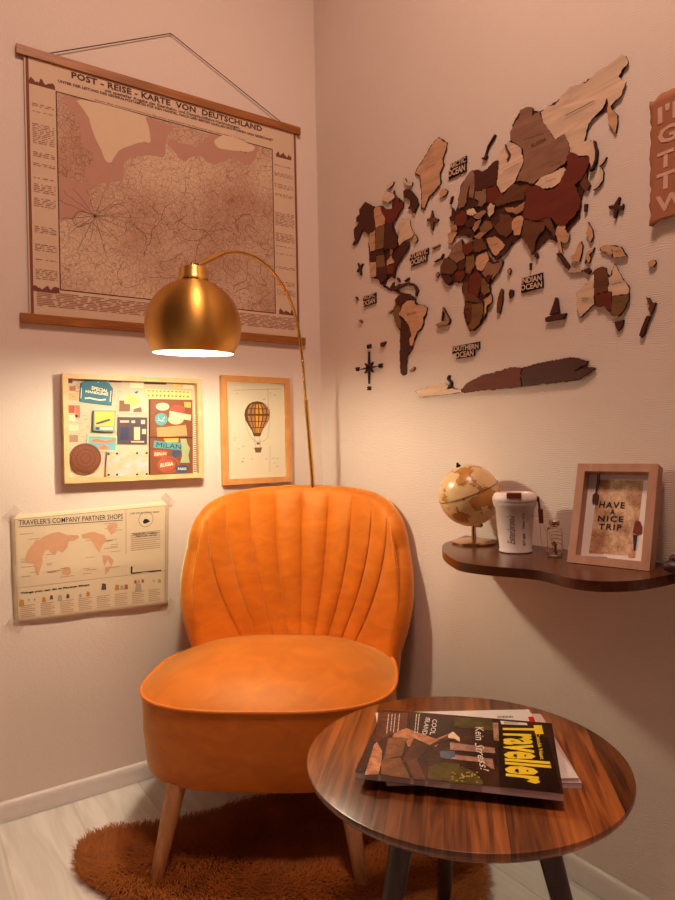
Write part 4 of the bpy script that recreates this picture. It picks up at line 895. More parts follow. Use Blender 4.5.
small = [
 (C5, '435,175;455,155;485,158;520,195;545,230;560,285;535,315;530,355;510,350;500,320;470,315;490,290;490,250;470,235;440,225', 'd', 'dark wooden Baffin Island piece left of Greenland'),
 (C5, '300,150;300,130;320,115;340,90;358,95;350,120;320,150', 'l', 'small pale arctic island piece topmost above North America'),
 (C5, '435,70;450,68;460,95;490,105;510,100;505,128;475,128;445,105', 'l', 'small curved pale island piece above the dark Baffin Island piece'),
 (C5, '260,215;285,190;280,180;310,175;350,190;375,210;355,235;310,270;290,255;265,250', 'l', 'broad pale arctic island piece directly above northern Canada'),
 (CG, '322,225;335,220;345,228;340,240;325,250;318,238', 'p', 'little wooden Iceland piece right of the tip of Greenland'),
 (C5, '515,560;530,525;545,550;550,575;535,595;515,575', 'p', 'small Newfoundland piece beside eastern Canada'),
 (C6, '435,85;470,92;495,115;506,140;492,182;484,178;490,140;473,112;440,102', 'd', 'thin dark curved Caribbean island arc piece'),
 (C6, '345,122;365,100;400,95;432,88;436,98;405,112;372,128;350,135', 'd', 'dark Caribbean piece left of the curved island arc'),
 (C6, '356,50;368,55;378,78;370,82;360,68', 'd', 'tiny dark piece near Florida'), (C6, '405,74;440,52;442,60;415,80', 'd', 'tiny dark sliver above the Caribbean arc'),
 (C6, '68,186;78,184;88,204;82,208', 'd', 'tiny dark island piece left of the PACIFIC OCEAN lettering'), (C6, '94,346;104,342;118,358;108,368;98,362', 't', 'tiny tan island piece below the PACIFIC OCEAN lettering'),
 (C6, '292,292;320,276;328,284;305,300', 't', 'tiny tan island piece left of South America'), (C6, '245,502;280,494;276,510;256,532;244,530', 'd', 'small dark wedge piece right of the compass rose'),
 (C6, '444,690;460,686;476,668;482,680;470,700;450,704', 't', 'tiny tan Falkland piece by the tip of South America'),
 (CE, '145,520;160,540;170,580;165,610;135,615;130,590;145,575', 'd', 'dark wooden Great Britain piece'), (CE, '140,455;152,445;140,495;130,500', 'd', 'tiny dark sliver north of the Great Britain piece'),
 (CE, '435,28;440,34;420,66;392,112;380,160;384,182;366,200;346,196;350,186;364,184;372,160;386,108;414,60', 'd', 'long thin dark Svalbard sliver above Scandinavia'),
 (CE, '503,95;512,98;522,130;542,162;540,182;524,208;516,202;530,178;532,168;514,134', 'd', 'thin dark crescent sliver in the pale part of Russia'),
 (C4, '445,200;455,240;475,260;475,290;468,322;445,290;440,240', 'p', 'peach Kamchatka piece hanging at the far east of Russia'),
 (C3, '425,68;432,70;450,140;446,200;420,262;396,278;392,268;414,252;436,200;440,142', 'd', 'thin dark Sakhalin sliver beside eastern Russia'),
 (C3, '340,350;360,290;385,290;380,330;405,370;385,410;360,400;340,370', 'b', 'brown Korea piece beside China'),
 (C3, '515,180;492,222;466,246;470,205', 'l', 'small pale Hokkaido piece of Japan'), (C3, '480,250;495,290;490,340;460,382;424,406;430,385;465,345;480,310;472,270', 'l', 'long pale curved main island piece of Japan'),
 (C3, '365,500;385,498;380,550;362,550', 'd', 'small dark Taiwan piece below Korea'),
 (CU, '145,245;165,240;195,275;220,310;218,340;195,320;165,275', 'd', 'dark slanted Sumatra piece'), (CU, '218,342;225,327;288,337;290,349;225,354', 'p', 'pale Java strip piece left of Australia'), (CU, '292,337;330,325;342,340;325,362;305,347', 'd', 'small dark piece at the right end of the Java strip'),
 (CU, '230,260;250,245;265,205;285,175;295,200;290,240;275,290;245,290;228,275', 'p', 'broad pale Borneo piece left of Sulawesi'), (CU, '305,300;315,240;360,210;350,235;330,250;340,270;330,300;315,275', 'p', 'pale branching Sulawesi piece right of Borneo'),
 (CU, '325,65;335,85;350,110;355,150;340,180;330,170;325,150;312,130;325,100', 'p', 'pale thin Philippines piece above Borneo'),
 (CU, '475,630;525,617;520,650;495,680;480,655', 'd', 'small dark Tasmania wedge below Australia'),
 (CN, '295,625;315,630;330,660;358,660;340,710;325,740;310,700;318,680;305,655', 'b', 'brown North Island piece of New Zealand'), (CN, '300,745;325,745;300,800;285,860;265,885;250,870;275,800', 'd', 'dark South Island piece of New Zealand'),
 (CN, '308,400;330,385;352,385;358,405;340,430;310,430', 'p', 'tiny ring-like island piece right of New Guinea'),
 (CA, '480,395;492,410;488,480;470,565;450,560;450,500;465,430', 'b', 'long brown Madagascar piece beside Africa'), (CA, '540,400;560,405;560,440;535,460;530,430', 'd', 'small dark island piece right of Madagascar'), (CA, '520,270;535,255;545,275;532,305;522,290', 't', 'tiny island piece between Africa and the INDIAN OCEAN lettering'),
 (CA, '672,222;680,222;676,268;670,270', 'd', 'tiny dark upright sliver below India'), (C2, '570,565;585,556;594,580;582,598;570,585', 'd', 'tiny dark Sri Lanka piece'),
 (CA, '10,120;62,96;66,104;14,128', 't', 'thin tan strip piece west of Spain'), (CA, '85,158;90,165;78,195;30,216;22,212;68,190', 'd', 'thin dark curved Canary sliver beside Africa'), (CA, '38,295;50,282;60,300;46,322;36,314', 't', 'tiny tan Cape Verde piece beside western Africa'),
 (CS, '325,203;330,206;324,226;346,254;342,280;322,298;314,294;332,276;336,256;314,228', 'd', 'small dark wavy sliver on the pale end of Antarctica'),
]
for cr, st, k, lab in small:
    piece(cr, st, k, lab, .006 if 'sliver' not in lab else (.0095 if 'Antarctica' in lab or 'Russia' in lab else .0065), .0006, .005)
for cr, st, k, lab in ((C3, '600,450;607,456;592,500;610,520;628,496;630,512;622,540;592,535;574,596;562,592;566,535;532,530;530,512;566,506;580,480', 'd', 'dark wooden aeroplane at the right of the map below Japan'),
                       (CG, '295,290;300,312;315,318;314,324;300,330;298,355;292,350;290,328;278,326;279,318;290,314', 'b', 'wooden aeroplane between North America and Europe'),
                       (C5, '65,760;76,790;100,765;104,770;86,805;92,860;84,862;72,825;55,838;54,828;70,800;60,768', 'd', 'small dark aeroplane left of North America')):
    o = piece(cr, st, k, lab, .006, 0, 1, 'aeroplane'); o.name = 'wooden_aeroplane'
    o['group'] = 'wooden aeroplanes on the map'
def mpart(cr, lst, name, thname, label, cat, k='d', w=.0085):
    allp = [cr(s_, w) for s_ in lst]; pts = [p for q in allp for p in q]
    t = thing(thname, RW.p(sum(p[0] for p in pts)/len(pts), min(p[1] for p in pts), 0), label, cat, GMAP)
    for nm, p in zip(name, allp): MB().prism(RW, p, .0003, w, side=1).build(nm, [WDK[k], burnt], t)
    return t
mpart(CU, ['142,490;150,500;160,575;108,590;130,530', '84,606;108,596;160,580;182,586;200,580;185,612;85,628'], ['sail', 'hull'], 'wooden_sailboat', 'dark wooden sailing boat between Africa and Australia', 'sailboat')
mpart(CA, ['85,520;105,560;132,605;122,608;98,560;86,540;78,610;72,612', '120,606;132,612;120,637;45,652;38,638;78,620'], ['sail', 'hull'], 'wooden_sailboat', 'small pale outlined sailing boat left of southern Africa', 'sailboat', 't')
# compass rose
cpos = (160, 676)
def star(r1, r2, a0, n_=4, sx=1, sy=1):
    out = []
    for i in range(2*n_):
        a = a0+math.pi*i/n_; r = r1 if i % 2 == 0 else r2; out.append('%f,%f' % (cpos[0]+r*math.cos(a)*sx, cpos[1]+r*math.sin(a)*sy-(r*math.cos(a)*.12)))
    return ';'.join(out)
comp = mpart(C6, [star(112, 11, math.pi/2, 4, .58, 1), star(46, 14, math.pi/4, 4, .85, 1.1)], ['star', 'diagonal_star'], 'compass_rose', 'dark wooden compass rose with four direction letters at the lower left of the map', 'compass rose')
for st_, (x, y) in (('N', (160, 528)), ('S', (161, 818)), ('W', (80, 686)), ('E', (240, 661))):
    x0, y0 = C6('%f,%f' % (x-10, y+15), .0085)[0]; x1, y1 = C6('%f,%f' % (x+10, y-15), .0085)[0]
    text(MB(), RW, st_, x0, y0, x1, y1, .0085, bold=.05, thick=.008).build('letter', burnt, comp)
# ocean names: cut letters on a thin backing
def ocean(lines, label, w=.0065):
    q = [[RW.pix(x, y, w) for x, y in L[1:]] for L in lines]; pts = [p for r_ in q for p in r_]
    t = thing('ocean_lettering', RW.p(sum(p[0] for p in pts)/len(pts), min(p[1] for p in pts), 0), label, 'lettering', GMAP)
    for L, (bl, br, tr, tl) in zip(lines, q):
        m_ = .0008; lo = min(bl[0], tl[0])-m_; hi = max(br[0], tr[0])+m_
        MB().prism(RW, [(lo, min(bl[1], br[1])-m_), (hi, min(bl[1], br[1])-m_), (hi, max(tl[1], tr[1])+m_), (lo, max(tl[1], tr[1])+m_)], .0003, .0034, side=1).build('backing_strip', [burnt, burnt], t)
        b = MB(); text(b, RW, L[0], 0, 0, 1, 1, w, bold=.03, thick=.003, warp=quadwarp(bl, br, tr, tl)); b.build('lettering', [WDK['l'], burnt], t, smooth='keep')
ocean([('ARCTIC', (449.5,169), (465.5,162), (465.5,156.5), (449.5,164)), ('OCEAN', (448,177.5), (465,170.5), (465,163.5), (448,170.5))], 'ARCTIC OCEAN cut wooden lettering right of Greenland')
ocean([('ATLANTIC', (409,259.5), (427.5,253.5), (427.5,248), (409,255)), ('OCEAN', (410.5,266), (426,260.5), (426,254.5), (410.5,260))], 'ATLANTIC OCEAN cut wooden lettering right of North America')
ocean([('PACIFIC', (362.5,300.5), (375,296.5), (375,292.5), (362.5,297)), ('OCEAN', (363,306.5), (375,302.5), (375,297.5), (363,301.5))], 'PACIFIC OCEAN cut wooden lettering left of South America')
ocean([('INDIAN', (521,284), (541.5,280.5), (541.5,274.5), (521,278.5)), ('OCEAN', (520.5,291), (542,287), (542,281), (520.5,285))], 'INDIAN OCEAN cut wooden lettering above the dark sailing boat')
ocean([('SOUTHERN', (451.5,352), (478.5,348.5), (478.5,343), (451.5,347)), ('OCEAN', (455.5,358.5), (473.5,355.5), (473.5,349.5), (455.5,352.5))], 'SOUTHERN OCEAN cut wooden lettering above Antarctica')

# ------------------------------------------------------------------ torn paper sign
a_ = RW.pix(648.3, 101.3, .006); c_ = RW.pix(650, 226, .012)
su0 = (a_[0]+c_[0])/2; sv1 = a_[1]; sv0 = c_[1]; su1 = su0+.34
sg = thing('paper_sign', RW.p((su0+su1)/2, sv0, 0), 'torn brown paper sign with pale capitals, cut off by the right edge of the photo', 'sign')
sw = lambda u, v: .0015+.011*(1-v)**1.5+.0012*math.sin(u*23)*math.sin(v*9)
b = MB(); NX, NY = 40, 24
def edge(k): return .004*noise.noise(Vector((k*5.3, 2.2, 0)))+.002*noise.noise(Vector((k*19, 7, 0)))
vs = []
for j in range(NY+1):
    for i in range(NX+1):
        u = i/NX; v = j/NY; x = su0+(su1-su0)*u+(edge(v*3)*1.4 if i == 0 else 0); z = sv0+(sv1-sv0)*v+((edge(u*5+9)*1.6+.006*math.sin(u*7)) if j in (0, NY) else 0)
        vs.append(RW.p(x, z, sw(u, v)))
b.add(vs, [(j*(NX+1)+i, j*(NX+1)+i+1, (j+1)*(NX+1)+i+1, (j+1)*(NX+1)+i) for j in range(NY) for i in range(NX)])
o = b.build('paper_sheet', mat('kraft_paper', srgb(166, 104, 74), .85, bump=.4, bscale=35), sg, smooth='keep')
sd = o.modifiers.new('thickness', 'SOLIDIFY'); sd.thickness = .0005; sd.offset = -1
b = MB()
for (st_, yb, wd_) in (("I'M", 124.4, .072), ('GOING', 146, .20), ('TO', 170.7, .078), ('THE', 192.4, .112), ('WORLD', 214.8, .215)):
    x0, y0 = RW.pix(657.3, yb, .006); y1 = RW.pix(657.3, yb-17.2, .006)[1]
    vs, fs = text_geo(st_, .03, 0, 1.05)
    b.add([RW.p(x0+wd_*x, y0+(y1-y0)*y, sw((x0+wd_*x-su0)/(su1-su0), (y0+(y1-y0)*y-sv0)/(sv1-sv0))+.0009) for x, y in vs], fs)
b.build('lettering', mat('pale_paint', srgb(214, 168, 150), .8), sg)

# ------------------------------------------------------------------ wall shelf
def fine_open(P, k=4):
    out = []; n_ = len(P)-3
    for i in range(n_-1):
        p0, p1, p2, p3 = Vector(P[max(i-1, 0)]), Vector(P[i]), Vector(P[i+1]), Vector(P[min(i+2, n_-1)])
        for j in range(k):
            t = j/k; q = .5*((2*p1)+(p2-p0)*t+(2*p0-5*p1+4*p2-p3)*t*t+(3*p1-p0-3*p2+p3)*t**3); out.append(tuple(q))
    return out+[tuple(p) for p in P[n_-1:]]
SZ = .752
ft = [(452,540.5),(445,543),(442,547),(444,552),(450,557),(460,562),(478,565),(499,567),(520,568.6),(538,570.6),(554,574),(570,578),(588,580.4),(606,581.4),(634,580.5),(655,577.5),(675,573.5)]
pts = [(at_z(x, y, SZ).x, at_z(x, y, SZ).y) for x, y in ft]
pts += [(pts[-1][0]+.02, pts[-1][1]-.12), (-.002, pts[-1][1]-.14), (-.002, at_z(465, 537, SZ).y+.02)]
pts = [(min(a, -.002), c) for a, c in fine_open(pts)]
b = MB(); b.prism(FL, pts, SZ-.019, SZ)
sh = b.build('wall_shelf', wood('shelf_wood', srgb(66, 30, 14), srgb(92, 46, 20), (5, .5, 5), 8, .25), bevel=.005)
tag(sh, 'dark brown wall shelf with a wavy front edge on the right wall', 'shelf')
# globe
def scale_at(p): return (Vector(p)-CAM).dot(FW)/FPX
B = at_z(474, 543.4, SZ); k = scale_at(B); G0 = B.copy()
gl = thing('desk_globe', B, 'small antique-toned desk globe on a brass stand at the left end of the shelf', 'globe')
fr = Frame(B, (1,0,0), (0,1,0))
MB().lathe(fr, [(21.5*k, .0005), (22*k, .003), (21.8*k, .006), (17*k, .009), (8*k, .0115), (3*k, .0125)], 40).build('stand_base', mat('globe_steel', srgb(206, 168, 130), .22, 1), gl, smooth=True)
MB().tube([B+Vector((0,0,.012)), B+Vector((0,0,20*k))], [2.4*k, 2.1*k], 14).build('stem', mat('globe_steel2', srgb(190, 156, 124), .2, 1), gl, smooth=True)
gm = bpy.data.materials.new('globe_map'); gm.use_nodes = True; nt = gm.node_tree; gb = nt.nodes['Principled BSDF']; gb.inputs['Roughness'].default_value = .28
tc = nt.nodes.new('ShaderNodeTexCoord'); no = nt.nodes.new('ShaderNodeTexNoise'); no.inputs['Scale'].default_value = 17; no.inputs['Detail'].default_value = 7; no.inputs['Roughness'].default_value = .62
nt.links.new(tc.outputs['Object'], no.inputs['Vector'])
cr = nt.nodes.new('ShaderNodeValToRGB'); e_ = cr.color_ramp.elements
e_[0].position = .40; e_[0].color = srgb(226, 190, 140); e_[1].position = .56; e_[1].color = srgb(190, 128, 62)
x = e_.new(.52); x.color = srgb(222, 184, 132); x = e_.new(.535); x.color = srgb(140, 84, 40); nt.links.new(no.outputs[0], cr.inputs[0]); nt.links.new(cr.outputs[0], gb.inputs['Base Color'])
gc = B + Vector((RX.x, RX.y, 0))*(-3.5*k) + Vector((0, 0, 48.2*k)); gr = 30.6*k
axis = (Vector((0,0,1))*math.cos(math.radians(20)) - rgt*math.sin(math.radians(20))).normalized()
e1 = axis.cross(fwd).normalized(); gf = Frame(gc, e1, axis.cross(e1))
MB().lathe(gf, [(max(gr*math.sin(math.pi*i/32), .0002), -gr*math.cos(math.pi*i/32)) for i in range(33)], 64, False, False).build('sphere', gm, gl, smooth=True)
MB().tube([gf.p((gr+.0003)*math.cos(6.2832*i/72), (gr+.0003)*math.sin(6.2832*i/72), .12*gr) for i in range(72)], .0007, 6, closed=True).build('equator_line', mat('globe_line', srgb(120, 56, 34), .6), gl)
MB().lathe(gf, [(.006, gr-.001), (.006, gr+.004), (.003, gr+.006), (.0035, gr+.009), (.001, gr+.011)], 16).build('axis_pin', mat('pin_dark', srgb(60, 36, 26), .4, .8), gl, smooth=True)
MB().tube([gf.p(0,0,-gr-.007), gf.p(0,0,-gr+.001)], .004, 12).build('lower_pin', mat('pin_dark', (0,0,0)), gl, smooth=True)
MB().tube([gf.p(0,0,-gr-.006), gf.p(0,0,-gr-.006)*.5+(B+Vector((0,0,19*k)))*.5, B+Vector((0,0,18*k))], [.004, .0045, .005], 12).build('bracket', mat('globe_steel2', (0,0,0)), gl, smooth=True)
# travel cup
B = at_z(515.5, 551.4, SZ); k = scale_at(B)
cup = thing('travel_cup', B, 'white lidded travel cup with vertical script lettering on the shelf beside the globe', 'cup')
fr = Frame(B, (1,0,0), (0,1,0)); wh = mat('cup_white', srgb(226, 208, 204), .45)
H_ = 57*k
MB().lathe(fr, [(15*k, .0006), (16.3*k, .002), (16.3*k, 2*k), (15.6*k, 3*k), (17.4*k, 25*k), (19.0*k, 44*k), (20.6*k, 46*k), (21.2*k, 48.5*k), (21.4*k, 50.5*k)], 44).build('cup_body', wh, cup, smooth=True)
MB().lathe(fr, [(21.5*k, 50.6*k), (21.9*k, 51.2*k), (21.8*k, 54.5*k), (20.3*k, 57*k), (19.2*k, 58.5*k), (16.5*k, 59.2*k), (16*k, 57.6*k), (.001, 57.4*k)], 44).build('lid', mat('lid_white', srgb(230, 212, 206), .4), cup, smooth=True)
cam2 = (Vector((CAM.x, CAM.y, 0))-Vector((B.x, B.y, 0))).normalized(); sd_ = cam2.cross(Vector((0,0,1)))*-1
lf = Frame(B+Vector((0,0,57.5*k)), sd_, cam2*-1); 
cf = Frame(B, sd_, (0,0,1))   # faces the camera side
MB().box(cf, -7.5*k, 54.8*k, 6.5*k, 59.8*k, 12*k, 22.6*k).build('lid_slider', mat('slider_brown', srgb(120, 46, 26), .4), cup, bevel=.0008)
def cyl_text(b, st, x0, z0, x1, z1, **kw):
    """lettering that runs up the cup wall (turned 90 degrees)"""
    vs, fs = text_geo(st, kw.get('bold', 0), kw.get('shear', 0), kw.get('space', 1)); out = []
    for a, c in vs:
        x = x1-(x1-x0)*c; z = z0+(z1-z0)*a; R_ = (15.6+3.4*(z-3)/41)*k + .0004; xx = x*k
        out.append(B + sd_*xx + cam2*math.sqrt(max(R_*R_-xx*xx, 0)) + Vector((0, 0, z*k)))
    b.add(out, fs)
b = MB(); cyl_text(b, 'Esterbrook', -7.5, 9.5, -.2, 38, shear=.3, bold=0); b.build('script_lettering', mat('cup_red_brown', srgb(110, 40, 30), .6), cup)
b = MB(); cyl_text(b, 'EST 1858', 7, 8.5, 9.6, 20, bold=.02); cyl_text(b, 'PEN CO', 7, 25, 9.2, 40, space=1.3, bold=.02); b.build('small_lettering', mat('cup_red_brown', (0,0,0)), cup)
b = MB()
hx = 20.5
top = B + sd_*hx*k + cam2*3*k + Vector((0,0,53*k))
leather = mat('strap_leather', srgb(92, 38, 24), .6); strapm = mat('strap_khaki', srgb(158, 112, 62), .8)
MB().ellipsoid(top+sd_*.003, 2.2*k, 2.2*k, 2.6*k, 12, 8).build('strap_stud', leather, cup, smooth=True)
MB().tube([top+sd_*2*k, top+sd_*3*k-Vector((0,0,8*k)), top+sd_*3.3*k-Vector((0,0,12*k))], 1.1*k, 8).build('strap_cord', leather, cup, smooth=True)
lp = Frame(top, sd_, (0,0,1)); kk = k
MB().prism(lp, [(1.6*kk,-10*kk), (6.2*kk,-10*kk), (6.6*kk,-24*kk), (2.2*kk,-24*kk)], -.6*kk, 1.2*kk).build('strap_tab', leather, cup, bevel=.0006)
def ribbon(b, P, wv, th):
    n_ = len(P)
    for i in range(n_-1):
        for s_ in (0,):
            A0, A1 = P[i], P[i+1]; T = (A1-A0).normalized(); Nn = wv.cross(T).normalized()*th
            vs = [A0-wv+Nn, A0+wv+Nn, A1+wv+Nn, A1-wv+Nn, A0-wv-Nn, A0+wv-Nn, A1+wv-Nn, A1-wv-Nn]
            b.add(vs, [(0,1,2,3), (7,6,5,4), (0,4,5,1), (1,5,6,2), (2,6,7,3), (3,7,4,0)])
P = smooth_path([top+sd_*3.6*k-Vector((0,0,23*k)), top+sd_*3.6*k-Vector((0,0,36*k)), top+sd_*5.5*k-Vector((0,0,47*k)), top+sd_*10*k-Vector((0,0,52.2*k)), top+sd_*14.5*k-Vector((0,0,47*k)), top+sd_*11*k-Vector((0,0,36*k)), top+sd_*5*k-Vector((0,0,24*k))], 6)
zmin = SZ+.0012
P = [Vector((p.x, p.y, max(p.z, zmin))) for p in P]
b = MB(); ribbon(b, P, cam2*1.9*k, .0004); b.build('strap_loop', strapm, cup)
# little glass bottle
B = at_z(555, 556, SZ); k = scale_at(B)
glass = bpy.data.materials.new('clear_glass'); glass.use_nodes = True; g_ = glass.node_tree.nodes['Principled BSDF']; g_.inputs['Transmission Weight'].default_value = 1; g_.inputs['Roughness'].default_value = .02; g_.inputs['IOR'].default_value = 1.4; g_.inputs['Base Color'].default_value = (1, .95, .9, 1)
bo = thing('glass_bottle', B, 'tiny clear glass bottle with a metal cap between the cup and the framed print', 'bottle')
fr = Frame(B, (1,0,0), (0,1,0))
MB().lathe(fr, [(6.5*k, .0006), (7.4*k, 1*k), (7.5*k, 26*k), (6.5*k, 28.5*k), (3.9*k, 29.6*k), (3.8*k, 31*k), (3.2*k, 31*k), (3.2*k, 29*k), (5.8*k, 27.6*k), (6.8*k, 25.5*k), (6.8*k, 2.2*k), (.0005, 1.8*k)], 32, True, False).build('glass_body', glass, bo, smooth=True)
MB().lathe(fr, [(4.9*k, 31.2*k), (5.2*k, 31.6*k), (5.2*k, 35*k), (4.6*k, 35.6*k)], 24).build('cap', mat('cap_silver', srgb(196, 170, 160), .25, 1), bo, smooth=True)
b = MB()
for i in range(16):
    a = random.uniform(0, 6.28); r_ = random.uniform(0, 4.2)*k; z = 2.6*k+i*.75*k; b.ellipsoid(B+Vector((r_*math.cos(a), r_*math.sin(a), z)), 1.5*k, 1.2*k, .9*k, 8, 6)
b.build('filling', mat('bottle_filling', srgb(150, 96, 52), .7), bo, smooth=True, stuff=True)
b = MB()
for z in (13, 17, 21, 24): b.tube([B+Vector((7.55*k*math.cos(a), 7.55*k*math.sin(a), (z+1.5*math.sin(a*2))*k)) for a in [3.3+.12*j for j in range(18)]], .25*k, 5)
b.build('printed_vine', mat('bottle_print', srgb(96, 50, 36), .7), bo)
# framed print leaning on the wall
P0 = at_z(566.8, 562, SZ+.001); P1 = at_z(649.4, 571, SZ+.001); P1 = P0 + Vector((P1.x-P0.x, P1.y-P0.y, 0)); ex = (P1-P0); Wf = ex.length; ex.normalize()
def solve(px, py, org):
    d = ray(px, py); t = (org-CAM).dot(ex)/d.dot(ex); return CAM+d*t
Q = solve(577.9, 463.5, P0); up = (Q-P0); Hf = up.length
PF = Frame(P0, ex, up); FDp = .030
fp = thing('framed_print', P0, 'deep wooden framed print reading HAVE A NICE TRIP standing on the shelf', 'picture')
fwid = .0165
pine = wood('pinkish_frame_wood', srgb(178, 128, 106), srgb(196, 146, 122), (1, 3, .5), 10, .5)
O = [(0,0),(Wf,0),(Wf,Hf),(0,Hf)]; I = [(fwid,fwid),(Wf-fwid,fwid),(Wf-fwid,Hf-fwid),(fwid,Hf-fwid)]
for a in range(4): MB().prism(PF, [O[a], O[(a+1)%4], I[(a+1)%4], I[a]], -FDp, 0).build('frame_rail', pine, fp, bevel=.001)
MB().box(PF, fwid-.001, fwid-.001, Wf-fwid+.001, Hf-fwid+.001, -FDp+.001, -FDp+.004).build('backboard', paper('print_backing', srgb(238, 226, 222)), fp)
pw_ = -FDp+.0045
def fpx(*q, w=pw_): return [PF.pix(560+x/5.87, 455+y/5.87, w) for x, y in q]
MB().prism(PF, fpx((170,575),(440,590),(490,150),(225,145)), -FDp+.004, pw_).build('map_collage', webmat('old_map_print', srgb(232, 194, 162), srgb(190, 142, 110), srgb(120, 76, 56), [(70, .06, .4, False), (130, .1, .5, True)], 34), fp)
b = MB()
for (t_, x0, x1, yb, yt) in (('HAVE', 228, 378, 312, 275), ('A', 292, 322, 350, 318), ('NICE', 220, 370, 392, 357), ('TRIP', 225, 360, 440, 405)):
    ptext(b, PF, t_, fpx((x0, yb-3), (x1, yb+3), (x1+4, yt+3), (x0+5, yt-3), w=pw_+.0006), pw_+.0006, bold=.03, space=1.25)
b.build('lettering', black_ink, fp)
b = MB(); b.prism(PF, fpx((188,275),(222,285),(228,235),(212,215),(192,235), w=pw_+.003), pw_+.0005, pw_+.003); b.build('tag_charm', mat('charm_brown', srgb(86, 44, 30), .6), fp)
b = MB(); stroke(b, PF, fpx((208,222),(218,160),(222,108), w=pw_+.003), .0012, pw_+.001, pw_+.003); stroke(b, PF, fpx((212,222),(228,165),(232,108), w=pw_+.003), .0012, pw_+.001, pw_+.003); b.build('charm_cord', mat('charm_brown', (0,0,0)), fp)
b = MB(); b.prism(PF, fpx((428,455),(438,400),(448,385),(470,390),(485,425),(482,460),(455,470)), pw_, pw_+.001); b.build('traveller_coat_print', mat('coat_red', srgb(120, 46, 30), .7), fp)
b = MB(); b.prism(PF, fpx((430,470),(455,470),(444,560),(432,562)), pw_, pw_+.001); b.build('traveller_trousers_print', mat('trouser_dark', srgb(50, 36, 34), .7), fp)
b = MB(); b.prism(PF, [(p[0], p[1]) for p in fpx(*[(446+10*math.cos(.6283*i), 372+11*math.sin(.6283*i)) for i in range(10)])], pw_, pw_+.001); b.prism(PF, fpx((400,578),(440,580),(438,600),(402,598)), pw_, pw_+.001); b.build('traveller_head_print', mat('head_print', srgb(206, 140, 112), .7), fp)
b = MB()
for x in range(168, 280, 14): b.prism(PF, fpx((x, 590+x*.03), (x+9, 590+x*.03), (x+9, 595+x*.03), (x, 595+x*.03)), pw_-.0004, pw_+.0003)
b.build('caption_print', ink, fp)
# dark thing at the shelf end
B = at_z(676, 574, SZ); k = scale_at(B); b = MB()
b.ellipsoid(B+Vector((.0,-.0,7*k+.0006)), 12*k, 12*k, 7*k); b.ellipsoid(B+Vector((0,0,15*k)), 6*k, 6*k, 5*k)
for v in b.v: v += (v-B)*.10*noise.noise(v*60)
b.v = [Vector((v.x, v.y, max(v.z, SZ+.0004))) for v in b.v]
tag(b.build('ornament', mat('ornament_dark', srgb(62, 28, 20), .45), smooth=True), 'small dark rounded object at the right end of the shelf, cut by the photo edge', 'ornament')

# ------------------------------------------------------------------ magazines
MAG2C = (579,778)
def magazine(D, C_, Hm, z0, z1, label, cover, edge_):
    """D, C_ = photo points of the two top corners of the page (page up is to the right of the photo)"""
    D = at_z(*D, z1); C_ = at_z(*C_, z1); ex = C_-D; Wm = ex.length; ex.normalize(); ey = Vector((0,0,1)).cross(ex); A = D-ey*Hm; C_ = A+ex*Wm+ey*Hm
    fr = Frame((A.x, A.y, z0), ex, ey); th = z1-z0
    t = thing('magazine', A.lerp(C_, .5)-Vector((0, 0, th)), label, 'magazine', 'magazines stacked on the coffee table')
    b = MB(); b.box(fr, .0003, .0003, Wm-.0003, Hm-.0003, .0004, th-.0004); b.build('pages', edge_, t)
    b = MB(); b.box(fr, 0, 0, Wm, Hm, th-.0004, th); b.box(fr, 0, 0, Wm, Hm, .0001, .0004); b.box(fr, -.0006, 0, 0, Hm, .0002, th); b.build('cover', cover, t, bevel=0)
    return t, Frame((A.x, A.y, z1), ex, ey), Wm, Hm
pg = mat('page_edges', srgb(238, 230, 242), .6)
gls = lambda nm, c, **k: mat(nm, c, .22, **k)
z1_, z2_, z3_ = TZ+.009, TZ+.0155, TZ+.0275
magazine((541,714), (582,783), .27, TZ+.0003, z1_, 'pale pink magazine sticking out to the right at the bottom of the stack', gls('cover_pink', srgb(222, 188, 184)), pg)
t2, f2, w2_, h2_ = magazine((528.5,709.5), MAG2C, .306, z1_+.0002, z2_, 'white magazine with a barcode and red corner in the middle of the stack', gls('cover_white', srgb(226, 216, 212)), pg)
def fq(fr, *q, ox=450, oy=700, s=4.821): return [fr.pix(ox+x/s, oy+y/s, 0) for x, y in q]
b = MB()
for i in range(14): x = 228+5.6*i; b.prism(f2, fq(f2, (x,77),(x+2+(i%3),77),(x+2+(i%3),86),(x,86)), 0, .0003)
b.build('barcode', black_ink, t2)
b = MB(); b.prism(f2, fq(f2, (376,82),(402,80),(412,106),(384,106)), 0, .0004); b.build('red_corner_print', gls('cover_red', srgb(200, 30, 26)), t2)
t1, f1, wm, hm_ = magazine((551.9,723.3), (563.7,793.7), .318, z2_+.0002, z3_, 'travel magazine with yellow Traveller title lying on top of the stack', webmat('cover_photo', srgb(70, 40, 28), srgb(52, 30, 22), srgb(36, 20, 14), [(90, .1, .5, True)], 14), pg)
MATS['x'] = bpy.data.materials['cover_photo']; bpy.data.materials['cover_photo'].node_tree.nodes['Principled BSDF'].inputs['Roughness'].default_value = .25
M1 = lambda *q: fq(f1, *q); ML = lambda *q: fq(f1, *q, ox=355, oy=700, s=6.43)
